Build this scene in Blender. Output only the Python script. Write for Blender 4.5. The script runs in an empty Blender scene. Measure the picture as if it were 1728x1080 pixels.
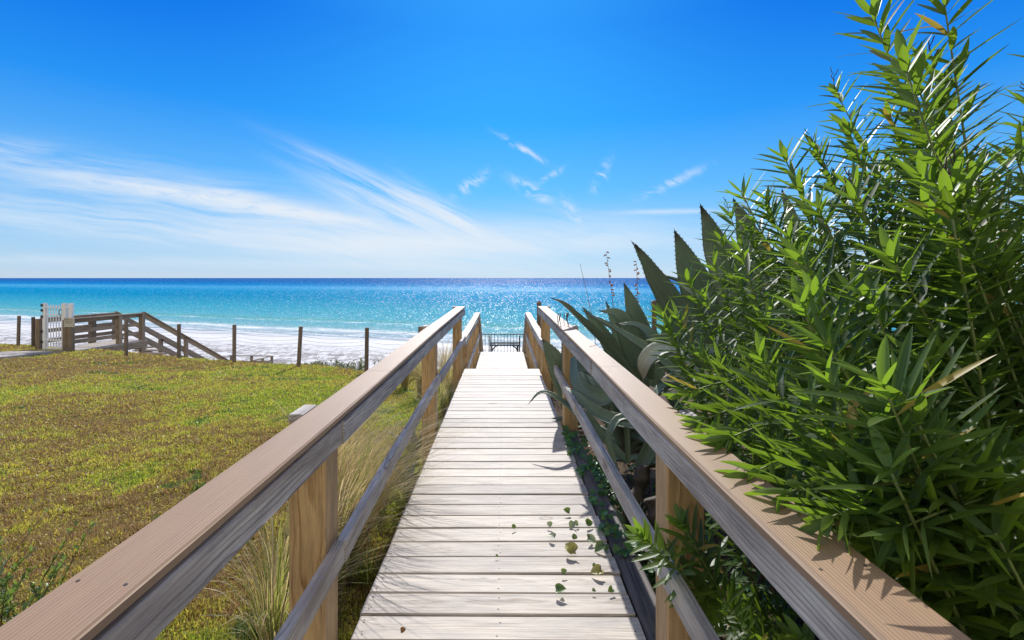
import bpy, math, random
import numpy as np
from mathutils import Vector, Matrix
random.seed(7); rng = np.random.default_rng(7)
S = bpy.context.scene
C = S.collection
# ------------------------------------------------------------------ camera
F = 800.0; CX = 849.0; HY = 469.0; EYE = 1.49; SEA = -6.0
def at(px, py, Y):
    """a photo pixel at a real distance Y (metres) -> point in the place"""
    return Vector(((px-CX)*Y/F, Y, EYE-(py-HY)*Y/F))
cd = bpy.data.cameras.new('camera'); cam = bpy.data.objects.new('camera', cd); C.objects.link(cam)
cam.location = (0, 0, EYE); cam.rotation_euler = (math.radians(90), 0, 0)
cd.sensor_width = 36; cd.lens = F/1728*36
cd.shift_x = 15/1728; cd.shift_y = -71/1728
cd.clip_start = 0.05; cd.clip_end = 60000
S.camera = cam
# ------------------------------------------------------------------ node helpers
class N:
    def __init__(s, nt): s.nt = nt; s.n = nt.nodes; s.l = nt.links
    def _in(s, sock, v):
        if v is None: return
        if isinstance(v, bpy.types.NodeSocket): s.l.new(v, sock)
        else: sock.default_value = v
    def new(s, t, **kw):
        n = s.n.new(t)
        for k, v in kw.items(): setattr(n, k, v)
        return n
    def m(s, op, a, b=None, c=None, clamp=False):
        n = s.new('ShaderNodeMath', operation=op, use_clamp=clamp)
        s._in(n.inputs[0], a); s._in(n.inputs[1], b); s._in(n.inputs[2], c)
        return n.outputs[0]
    def v(s, op, a, b=None):
        n = s.new('ShaderNodeVectorMath', operation=op)
        s._in(n.inputs[0], a)
        if op == 'SCALE': s._in(n.inputs['Scale'], b)
        else: s._in(n.inputs[1], b)
        return n.outputs['Value'] if op in ('DOT_PRODUCT', 'LENGTH', 'DISTANCE') else n.outputs['Vector']
    def xyz(s, x, y, z):
        n = s.new('ShaderNodeCombineXYZ'); s._in(n.inputs[0], x); s._in(n.inputs[1], y); s._in(n.inputs[2], z); return n.outputs[0]
    def sep(s, v):
        n = s.new('ShaderNodeSeparateXYZ'); s._in(n.inputs[0], v); return n.outputs
    def noise(s, v, scale=1, detail=4, rough=.5, dist=0, col=False):
        n = s.new('ShaderNodeTexNoise'); s._in(n.inputs['Vector'], v)
        s._in(n.inputs['Scale'], scale); s._in(n.inputs['Detail'], detail); s._in(n.inputs['Roughness'], rough); s._in(n.inputs['Distortion'], dist)
        return n.outputs['Color'] if col else n.outputs['Fac']
    def vor(s, v, scale=1, feat='F1', rnd=1):
        n = s.new('ShaderNodeTexVoronoi', feature=feat); s._in(n.inputs['Vector'], v); s._in(n.inputs['Scale'], scale); s._in(n.inputs['Randomness'], rnd)
        return n.outputs
    def ramp(s, f, stops, interp='LINEAR'):
        n = s.new('ShaderNodeValToRGB'); s._in(n.inputs[0], f); cr = n.color_ramp; cr.interpolation = interp
        while len(cr.elements) < len(stops): cr.elements.new(.5)
        for e, (p, c) in zip(cr.elements, stops):
            e.position = p; e.color = (*c, 1) if len(c) == 3 else c
        return n.outputs[0]
    def rng(s, f, a, b, c=0, d=1, smooth=False):
        n = s.new('ShaderNodeMapRange', interpolation_type='SMOOTHSTEP' if smooth else 'LINEAR'); n.clamp = True
        s._in(n.inputs[0], f); s._in(n.inputs[1], a); s._in(n.inputs[2], b); s._in(n.inputs[3], c); s._in(n.inputs[4], d)
        return n.outputs[0]
    def mix(s, f, a, b, mode='MIX'):
        n = s.new('ShaderNodeMix', data_type='RGBA', blend_type=mode)
        s._in(n.inputs[0], f); s._in(n.inputs[6], a if not isinstance(a, tuple) else (*a[:3], 1)); s._in(n.inputs[7], b if not isinstance(b, tuple) else (*b[:3], 1))
        return n.outputs[2]
    def bump(s, h, strength=.5, dist=.01, normal=None):
        n = s.new('ShaderNodeBump'); s._in(n.inputs['Height'], h); n.inputs['Strength'].default_value = strength; n.inputs['Distance'].default_value = dist
        if normal is not None: s._in(n.inputs['Normal'], normal)
        return n.outputs[0]
    def attr(s, name):
        n = s.new('ShaderNodeAttribute', attribute_name=name); return n.outputs
    def pos(s): return s.new('ShaderNodeNewGeometry').outputs['Position']
def mat(name):
    m = bpy.data.materials.new(name); m.use_nodes = True; m.node_tree.nodes.clear()
    return m, N(m.node_tree)
def pbr(k, col, rough=.6, normal=None, spec=.5, metal=0, out=True):
    p = k.new('ShaderNodeBsdfPrincipled')
    k._in(p.inputs['Base Color'], (*col, 1) if isinstance(col, tuple) else col)
    k._in(p.inputs['Roughness'], rough); k._in(p.inputs['Metallic'], metal); k._in(p.inputs['Specular IOR Level'], spec)
    if normal is not None: k._in(p.inputs['Normal'], normal)
    if out: fin(k, p.outputs[0])
    return p.outputs[0]
def fin(k, sh):
    o = k.new('ShaderNodeOutputMaterial'); k.l.new(sh, o.inputs['Surface'])

# ------------------------------------------------------------------ materials
def wood(name, c1, c2, knot, ring=.009, knots=.5, rough=.65, spec=.35, bump=.35, var=.18, dirt=None, fibre=.5, warm=None, darkline=0.0, knotsc=(1.5, 7, 7), stain=.3, crack=.75):
    m, k = mat(name)
    wc = k.attr('wc')['Vector']; wr = k.attr('wr')['Fac']
    x, y, z = k.sep(wc)[:3]
    off = k.m('MULTIPLY', wr, 37.0)
    kn = k.vor(k.xyz(k.m('ADD', k.m('MULTIPLY', x, knotsc[0]), off), k.m('MULTIPLY', k.m('ADD', y, z), knotsc[1]), k.m('MULTIPLY', off, 3.)), 1)
    kn_ = kn
    kd = kn['Distance']
    ksel = k.m('GREATER_THAN', k.sep(kn['Color'])[0], 1-knots)
    kf = k.m('MULTIPLY', k.rng(kd, 0, .55, 1, 0, True), ksel)
    warp = k.noise(k.xyz(k.m('ADD', k.m('MULTIPLY', x, 1.1), off), k.m('MULTIPLY', y, 5), k.m('MULTIPLY', z, 5)), 1, 3, .55)
    r = k.v('LENGTH', k.xyz(0, y, z))
    w2 = k.noise(k.xyz(k.m('ADD', k.m('MULTIPLY', x, 2.4), off), k.m('MULTIPLY', y, 22), k.m('MULTIPLY', z, 22)), 1, 2, .5)
    r = k.m('ADD', k.m('ADD', r, k.m('MULTIPLY', warp, .055)), k.m('MULTIPLY', w2, .012))
    r = k.m('ADD', r, k.m('MULTIPLY', kf, .02))
    ph = k.m('FRACT', k.m('DIVIDE', r, ring))
    rg = k.m('MULTIPLY', k.m('ADD', k.m('MULTIPLY', k.m('POWER', ph, 5.), 1.5), k.m('MULTIPLY', ph, .15)), k.rng(ph, .9, 1, 1, 0))
    amp = k.noise(k.xyz(k.m('MULTIPLY', x, .8), k.m('MULTIPLY', y, 18), k.m('ADD', k.m('MULTIPLY', z, 18), off)), 1, 2)
    rg = k.m('MULTIPLY', rg, k.rng(amp, .35, .62, .25, 1.3))
    fb = k.noise(k.xyz(k.m('ADD', k.m('MULTIPLY', x, 2.6), off), k.m('MULTIPLY', k.m('ADD', y, k.m('MULTIPLY', kf, .02)), 85), k.m('MULTIPLY', k.m('ADD', z, k.m('MULTIPLY', kf, .02)), 85)), 1, 4, .7)
    f = k.m('ADD', k.m('MULTIPLY', rg, 1-fibre), k.m('MULTIPLY', k.rng(fb, .36, .66, 0, 1), fibre), clamp=True)
    col = k.mix(f, c1, c2)
    if warm is not None:
        wn = k.noise(k.xyz(k.m('ADD', k.m('MULTIPLY', x, 1.8), off), k.m('MULTIPLY', y, 9), k.m('MULTIPLY', z, 9)), 1, 4, .6)
        col = k.mix(k.rng(wn, .42, .7, 0, .8), col, warm)
    if darkline:
        dl = k.noise(k.xyz(k.m('ADD', k.m('MULTIPLY', x, 1.5), off), k.m('MULTIPLY', y, 60), k.m('MULTIPLY', z, 60)), 1, 2, .5)
        col = k.mix(k.m('MULTIPLY', k.rng(dl, .66, .74, 0, 1), darkline), col, tuple(v*.3 for v in c2))
    kcore = k.m('MULTIPLY', k.rng(kd, .05, .17, 1, 0, True), ksel)
    kring = k.m('MULTIPLY', k.m('MULTIPLY', k.rng(k.m('ABSOLUTE', k.m('SUBTRACT', kd, .17)), 0, .035, 1, 0), ksel), .6)
    col = k.mix(k.m('MULTIPLY', kcore, .8), col, knot)
    col = k.mix(kring, col, tuple(v*.5 for v in knot))
    big = k.noise(k.xyz(k.m('ADD', k.m('MULTIPLY', x, .9), off), k.m('MULTIPLY', y, 3), off), 1, 3)
    sh = k.m('ADD', k.m('MULTIPLY', k.m('SUBTRACT', wr, .5), var*2), k.m('ADD', k.m('MULTIPLY', k.m('SUBTRACT', big, .5), var*2.2), 1))
    st = k.noise(k.xyz(k.m('ADD', k.m('MULTIPLY', x, 4.), off), k.m('MULTIPLY', y, 26), k.m('MULTIPLY', z, 26)), 1, 5, .7)
    sh = k.m('MULTIPLY', sh, k.rng(st, .38, .68, 1.08, 1-stain))
    col = k.v('MULTIPLY', col, k.xyz(sh, sh, k.m('POWER', sh, .9)))
    h = k.m('SUBTRACT', k.m('MULTIPLY', fb, -.6), k.m('MULTIPLY', f, .7))
    ck = k.noise(k.xyz(k.m('ADD', k.m('MULTIPLY', x, 1.1), off), k.m('MULTIPLY', y, 34), k.m('MULTIPLY', z, 34)), 1, 3, .55)
    ckm = k.m('MULTIPLY', k.rng(k.m('ABSOLUTE', k.m('SUBTRACT', ck, .5)), 0, .008, 1, 0), k.rng(k.noise(k.xyz(k.m('MULTIPLY', x, 2.2), k.m('MULTIPLY', y, 9), off), 1, 2), .5, .6))
    col = k.mix(k.m('MULTIPLY', ckm, crack), col, tuple(v*.22 for v in c2))
    pbr(k, col, rough, k.bump(h, bump, .002), spec)
    return m
M = {}
M['deck'] = wood('bleached_pine_deck', (.58, .515, .44), (.26, .205, .155), (.15, .085, .045), ring=.012, knots=.20, rough=.62, spec=.4, warm=(.44, .40, .355), fibre=.45, darkline=.5, knotsc=(3.0, 6, 6), stain=.24)
M['rail'] = wood('weathered_grey_pine', (.60, .56, .51), (.14, .125, .11), (.12, .065, .035), ring=.014, knots=.33, rough=.65, spec=.35, warm=(.30, .245, .20), fibre=.3, bump=.7, darkline=.8, knotsc=(2.2, 9, 9), stain=.38)
M['post'] = wood('golden_pine_post', (.60, .40, .19), (.30, .15, .05), (.17, .07, .02), ring=.010, knots=.35, rough=.6, var=.12, warm=(.46, .31, .155), fibre=.25, darkline=.5, knotsc=(3, 7, 7), stain=.35)
M['oldwood'] = wood('old_brown_wood', (.30, .215, .13), (.14, .095, .055), (.08, .05, .025), ring=.016, knots=.3, var=.3, warm=(.20, .165, .125))
M['kick'] = wood('dark_weathered_timber', (.20, .17, .15), (.055, .043, .036), (.05, .03, .02), ring=.012, knots=.3, var=.3, darkline=.8, fibre=.6, bump=.9)
M['fencepost'] = wood('brown_fence_post', (.21, .155, .11), (.095, .066, .045), (.06, .04, .025), ring=.012, knots=.2, var=.3)
def composite():
    m, k = mat('brown_composite_cap')
    wc = k.attr('wc')['Vector']; wr = k.attr('wr')['Fac']; x, y, z = k.sep(wc)[:3]
    off = k.m('MULTIPLY', wr, 31.)
    w = k.noise(k.xyz(k.m('ADD', k.m('MULTIPLY', x, 1.3), off), k.m('MULTIPLY', y, 30), off), 1, 3, .5)
    st = k.m('SINE', k.m('MULTIPLY', k.m('ADD', y, k.m('MULTIPLY', w, .012)), 6.283/.0075))
    fine = k.noise(k.xyz(k.m('MULTIPLY', x, 9), k.m('MULTIPLY', y, 420), off), 1, 2)
    blot = k.noise(k.xyz(k.m('ADD', k.m('MULTIPLY', x, 1.5), off), k.m('MULTIPLY', y, 12), 0.), 1, 4, .6)
    line = k.noise(k.xyz(k.m('ADD', k.m('MULTIPLY', x, .5), off), k.m('MULTIPLY', y, 55), 3.), 1, 1)
    a = k.m('ADD', k.m('MULTIPLY', st, .16), k.m('ADD', k.m('MULTIPLY', fine, .5), k.m('MULTIPLY', blot, .45)), clamp=True)
    col = k.mix(a, (.235, .14, .083), (.42, .28, .160))
    col = k.mix(k.m('MULTIPLY', k.rng(line, .63, .68), .35), col, (.16, .115, .09))
    pbr(k, col, k.rng(fine, .3, .7, .46, .58), k.bump(k.m('ADD', st, fine), .22, .0012), .4)
    return m
M['cap'] = composite()
def plain(name, c, rough=.5, metal=0, spec=.5, nz=.12, sc=8, bump=0):
    m, k = mat(name)
    n = k.noise(k.pos(), sc, 4, .6)
    s = k.rng(n, .3, .7, 1-nz, 1+nz)
    pbr(k, k.v('SCALE', k.xyz(*c), s), rough, k.bump(n, bump, .01) if bump else None, spec, metal)
    return m
M['black'] = plain('black_powder_coat', (.012, .012, .013), .45)
M['white'] = plain('white_painted_aluminium', (.74, .74, .73), .4, nz=.05)
M['wire'] = plain('grey_rope', (.20, .18, .16), .8)
M['screw'] = plain('screw_head', (.10, .08, .065), .5, metal=.6)
M['sign'] = plain('pale_sign_face', (.46, .42, .34), .5, nz=.08)
M['ink'] = plain('faded_sign_ink', (.13, .09, .06), .7)
def leafmat(name, top, under, trans, tr=.4, rough=.38, mid=None, var=.25, edge=None, spec=.5):
    m, k = mat(name)
    lf = k.attr('lf')['Vector']; a, b, r = k.sep(lf)[:3]
    geo = k.new('ShaderNodeNewGeometry')
    big = k.noise(geo.outputs['Position'], 3.0, 2)
    s = k.m('ADD', k.m('MULTIPLY', k.m('SUBTRACT', r, .5), var*2), k.m('ADD', k.m('MULTIPLY', k.m('SUBTRACT', big, .5), .5), 1))
    base = k.mix(geo.outputs['Backfacing'], top, under)
    base = k.v('SCALE', base, s)
    young = k.rng(r, .86, .95)
    base = k.mix(k.m('MULTIPLY', young, .55), base, tuple(v*2.3 for v in top))
    tc = k.v('SCALE', k.xyz(*trans), s)
    if 'oleander' in name:
        old = k.rng(r, .022, .018, 0, 1); base = k.mix(old, base, (.42, .32, .07)); tc = k.mix(old, tc, (.5, .36, .05))
    if mid:
        md = k.rng(k.m('ABSOLUTE', a), .0, .11, 1, 0)
        base = k.mix(k.m('MULTIPLY', md, .7), base, mid); tc = k.mix(k.m('MULTIPLY', md, .6), tc, tuple(v*1.7 for v in mid))
    if edge:
        ed = k.rng(k.m('ABSOLUTE', a), .9, 1, 0, 1); base = k.mix(ed, base, edge)
    vein = k.m('SINE', k.m('MULTIPLY', k.m('ADD', b, k.m('MULTIPLY', k.m('ABSOLUTE', a), -.05)), 260))
    p = pbr(k, base, rough, None, spec, out=False)
    t = k.new('ShaderNodeBsdfTranslucent'); k._in(t.inputs[0], tc)
    mx = k.new('ShaderNodeMixShader'); mx.inputs[0].default_value = tr; k.l.new(p, mx.inputs[1]); k.l.new(t.outputs[0], mx.inputs[2])
    fin(k, mx.outputs[0]); return m
M['oleander'] = leafmat('oleander_leaf', (.062, .112, .028), (.11, .17, .07), (.235, .385, .02), .45, .42, mid=(.20, .25, .08), spec=.32, var=.32)
M['vine'] = leafmat('vine_leaf', (.05, .14, .03), (.09, .17, .06), (.3, .5, .05), .35, .4, mid=(.15, .25, .08))
M['shrub'] = leafmat('shrub_leaf', (.07, .13, .035), (.13, .18, .09), (.3, .42, .06), .35, .35)
M['dune_leaf'] = leafmat('dune_shrub_leaf', (.13, .17, .08), (.18, .21, .12), (.3, .35, .12), .3, .6)
M['fallen'] = leafmat('fallen_green_leaf', (.09, .17, .05), (.35, .38, .28), (.3, .42, .06), .3, .35, mid=(.3, .35, .15))
M['fallen_y'] = leafmat('fallen_yellow_leaf', (.42, .40, .14), (.55, .52, .35), (.5, .45, .08), .3, .5, mid=(.45, .4, .2))
M['fallen_b'] = leafmat('fallen_brown_leaf', (.20, .09, .035), (.25, .14, .07), (.3, .12, .03), .2, .5)
M['straw'] = leafmat('dry_grass_blade', (.55, .43, .24), (.58, .46, .28), (.78, .60, .28), .4, .55)
M['greenblade'] = leafmat('green_grass_blade', (.19, .22, .055), (.22, .24, .07), (.46, .50, .09), .4, .5)
def stem(name, c): return plain(name, c, .6, nz=.3, sc=40)
M['stem'] = stem('oleander_stem', (.17, .10, .05)); M['stem_g'] = stem('oleander_green_stem', (.16, .20, .05))
M['twig'] = stem('brown_twig', (.11, .065, .04)); M['pod'] = stem('dark_seed_head', (.05, .028, .02))
def agave():
    m, k = mat('agave_leaf')
    lf = k.attr('lf')['Vector']; a, b, r = k.sep(lf)[:3]
    P = k.pos(); n = k.noise(P, 3.5, 5, .6); n2 = k.noise(k.xyz(k.m('MULTIPLY', a, 9), k.m('MULTIPLY', b, 2.5), k.m('MULTIPLY', r, 30)), 1, 4, .6)
    col = k.mix(k.rng(n2, .3, .7), (.115, .17, .105), (.20, .265, .19))
    col = k.mix(k.rng(n, .55, .75, 0, .45), col, (.10, .13, .055))
    scar = k.rng(k.noise(P, 13, 4, .75), .64, .70); col = k.mix(k.m('MULTIPLY', scar, .55), col, (.25, .18, .10))
    col = k.mix(k.rng(k.m('ABSOLUTE', a), .93, 1, 0, .8), col, (.11, .06, .035))
    col = k.mix(k.rng(b, .90, .97, 0, .9), col, (.045, .03, .025))
    p = pbr(k, col, .5, k.bump(n2, .25, .01), .4, out=False)
    t = k.new('ShaderNodeBsdfTranslucent'); k._in(t.inputs[0], (.18, .28, .06, 1))
    mx = k.new('ShaderNodeMixShader'); mx.inputs[0].default_value = .10; k.l.new(p, mx.inputs[1]); k.l.new(t.outputs[0], mx.inputs[2]); fin(k, mx.outputs[0])
    return m
M['agave'] = agave()
def agave_pale():
    m, k = mat('pale_dry_agave_leaf')
    lf = k.attr('lf')['Vector']; a, b, r = k.sep(lf)[:3]
    n2 = k.noise(k.xyz(k.m('MULTIPLY', a, 14), k.m('MULTIPLY', b, 3), r), 1, 4, .6)
    col = k.mix(k.rng(n2, .35, .7), (.42, .46, .36), (.24, .27, .19))
    col = k.mix(k.rng(b, .55, 1, 0, .8), col, (.30, .24, .17))
    pbr(k, col, .6, k.bump(n2, .5, .01)); return m
M['agave_pale'] = agave_pale()
M['bark'] = plain('grey_dead_trunk', (.085, .065, .05), .85, nz=.5, sc=14, bump=1)
def lawnmat():
    m, k = mat('patchy_winter_lawn')
    P = k.pos()
    big = k.noise(P, .35, 4, .6); midn = k.noise(P, 2.2, 5, .65); fn = k.noise(P, 45, 4, .7); ff = k.noise(P, 160, 3, .7)
    col = k.ramp(k.m('ADD', k.m('MULTIPLY', big, .6), k.m('MULTIPLY', midn, .4)), [(.36, (.17, .105, .05)), (.46, (.22, .155, .055)), (.55, (.17, .165, .04)), (.64, (.12, .15, .03))])
    s = k.m('MULTIPLY', k.rng(fn, .3, .7, .35, 1.35), k.rng(ff, .3, .7, .6, 1.3))
    col = k.v('SCALE', col, s)
    pbr(k, col, .9, k.bump(k.m('ADD', fn, k.m('MULTIPLY', ff, .4)), .8, .03), .2); return m
M['lawn'] = lawnmat()
def mulchmat():
    m, k = mat('pine_straw_mulch')
    P = k.pos(); a = k.noise(P, 60, 4, .7, 2.5); b = k.noise(P, 5, 4, .6)
    col = k.ramp(a, [(.35, (.03, .018, .011)), (.5, (.13, .075, .045)), (.62, (.27, .18, .12)), (.75, (.36, .27, .19))])
    col = k.v('SCALE', col, k.rng(b, .3, .7, .55, 1.1))
    pbr(k, col, .9, k.bump(a, 1, .02), .2); return m
M['mulch'] = mulchmat()
SHN = (.325, .946, -48.7)
def shore_d(k, P):
    x, y, z = k.sep(P)[:3]
    wob = k.m('MULTIPLY', k.m('SUBTRACT', k.noise(P, .03, 2), .5), 5.0)
    return k.m('ADD', k.m('ADD', k.m('MULTIPLY', x, SHN[0]), k.m('MULTIPLY', y, SHN[1])), k.m('ADD', wob, SHN[2]))
def sandmat():
    m, k = mat('white_sand')
    P = k.pos(); d = shore_d(k, P)
    a = k.noise(P, 1.6, 5, .65); b = k.noise(P, 6, 3, .6); deb_shade = k.noise(k.xyz(k.m('MULTIPLY', k.sep(P)[0], 1.1), k.m('MULTIPLY', k.sep(P)[1], .45), 0.), 1, 5, .75)
    wet = k.rng(k.m('ADD', d, k.m('MULTIPLY', b, 2)), -3, 0, 0, 1)
    col = k.mix(k.rng(a, .3, .7), (.76, .755, .75), (.64, .635, .63))
    near = k.rng(d, -15, -5, 1, 0, True)
    col = k.mix(k.m('MULTIPLY', k.m('MULTIPLY', k.rng(deb_shade, .46, .56), near), .85), col, (.25, .225, .21))  # dark mottling towards the crest: debris plus footprint shadows put into the colour
    col = k.mix(k.m('MULTIPLY', wet, .6), col, (.50, .48, .45))
    pbr(k, col, k.m('SUBTRACT', .9, k.m('MULTIPLY', wet, .5)), k.bump(k.m('ADD', a, k.m('MULTIPLY', b, .5)), .9, .22), .3); return m
M['sand'] = sandmat()
def seamat():
    m, k = mat('gulf_water')
    P = k.pos(); x, y, z = k.sep(P)[:3]; d = shore_d(k, P)
    dl = k.m('MULTIPLY', k.m('LOGARITHM', k.m('MAXIMUM', k.m('ADD', d, 2), 1.), 10.), .25)    # log10(d+2)/4
    xs = k.m('ADD', k.m('MULTIPLY', x, .35), k.m('MULTIPLY', y, -.05))
    patch = k.noise(k.xyz(k.m('MULTIPLY', x, .004), k.m('MULTIPLY', k.m('LOGARITHM', k.m('MAXIMUM', k.m('ADD', d, 2), 1.), 10.), 6.), 0.), 1, 4, .6)
    dl2 = k.m('ADD', dl, k.m('MULTIPLY', k.m('SUBTRACT', patch, .5), .05))
    col = k.ramp(dl2, [(.08, (.36, .42, .47)), (.2, (.31, .44, .50)), (.27, (.19, .42, .47)), (.34, (.10, .38, .46)), (.42, (.035, .32, .44)), (.50, (.0, .23, .42)),
                       (.565, (.004, .24, .46)), (.595, (.05, .30, .52)), (.615, (.04, .27, .50)), (.635, (.004, .20, .46)), (.69, (.004, .135, .37)), (.75, (.014, .115, .33)), (1, (.02, .13, .35))])
    # surf foam
    fn = k.noise(k.xyz(k.m('MULTIPLY', x, .22), k.m('MULTIPLY', d, .7), 0.), 1, 6, .7)
    fine = k.noise(P, 2.2, 5, .7)
    def line(c, w, th):
        dd = k.m('ABSOLUTE', k.m('ADD', k.m('SUBTRACT', d, c), k.m('MULTIPLY', k.m('SUBTRACT', k.noise(k.xyz(k.m('MULTIPLY', x, .08), c*1.0, 0.), 1, 3), .5), w*2.5)))
        return k.m('MULTIPLY', k.rng(dd, 0, w, 1, 0), k.rng(k.m('ADD', k.m('MULTIPLY', fn, .6), k.m('MULTIPLY', fine, .4)), th, th+.08, 0, 1))
    foam = k.m('MAXIMUM', line(18.5, 2.0, .50), k.m('MAXIMUM', line(7.5, 2.6, .42), k.m('MAXIMUM', line(3.0, 1.6, .46), line(.6, .9, .36))))
    lace = k.m('MULTIPLY', k.rng(d, 4, 14, .55, 0), k.rng(fn, .5, .62))
    foam = k.m('MAXIMUM', foam, lace)
    gw = k.m('MULTIPLY', k.rng(k.m('ABSOLUTE', k.m('SUBTRACT', d, 21.5)), 0, 2.6, 1, 0, True), k.rng(fn, .3, .5, .3, 1))
    col = k.mix(k.m('MULTIPLY', gw, .75), col, (.10, .36, .31))
    rip = k.noise(k.xyz(k.m('MULTIPLY', x, .45), k.m('MULTIPLY', y, .9), 0.), 1, 5, .65)
    lg = k.m('LOGARITHM', k.m('MAXIMUM', k.m('ADD', d, 56), 1.), 2.718)
    u = k.m('DIVIDE', x, k.m('MAXIMUM', k.m('ADD', d, 56), 1.))
    sw = k.noise(k.xyz(k.m('MULTIPLY', u, 70), k.m('MULTIPLY', lg, 70), 0.), 1, 4, .7)
    col = k.v('SCALE', col, k.m('MULTIPLY', k.rng(rip, .3, .7, .82, 1.15), k.rng(sw, .3, .7, .8, 1.22)))
    col = k.mix(foam, col, (.86, .87, .87))
    w1 = k.noise(k.xyz(k.m('MULTIPLY', x, .5), k.m('MULTIPLY', y, .9), 0.), 1, 6, .72)
    w2 = k.noise(k.xyz(k.m('MULTIPLY', u, 160), k.m('MULTIPLY', lg, 34), 0.), 1, 3, .7)
    nr = k.bump(w1, 1, .55)
    nr2 = k.bump(w2, .5, .25, nr)
    df = k.new('ShaderNodeBsdfDiffuse'); k._in(df.inputs[0], col); k._in(df.inputs['Normal'], nr)
    gl = k.new('ShaderNodeBsdfGlossy'); k._in(gl.inputs[0], (1, 1, 1, 1)); gl.inputs['Roughness'].default_value = .37; k._in(gl.inputs['Normal'], nr2)
    # sparkle: facets big enough to see flash, the ones between stay dull
    v = k.vor(k.xyz(k.m('MULTIPLY', u, 460), k.m('MULTIPLY', lg, 85), 0.), 1)
    flash = k.m('MULTIPLY', k.rng(k.sep(v['Color'])[0], .72, 1.0, 0, 1), k.rng(v['Distance'], .2, .42, 1, 0))
    fac = k.m('MULTIPLY', k.m('ADD', .008, k.m('MULTIPLY', flash, .85)), k.m('SUBTRACT', 1., k.m('MULTIPLY', foam, .8)))
    mx = k.new('ShaderNodeMixShader'); k.l.new(fac, mx.inputs[0]); k.l.new(df.outputs[0], mx.inputs[1]); k.l.new(gl.outputs[0], mx.inputs[2])
    fin(k, mx.outputs[0]); return m
M['sea'] = seamat()

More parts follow.
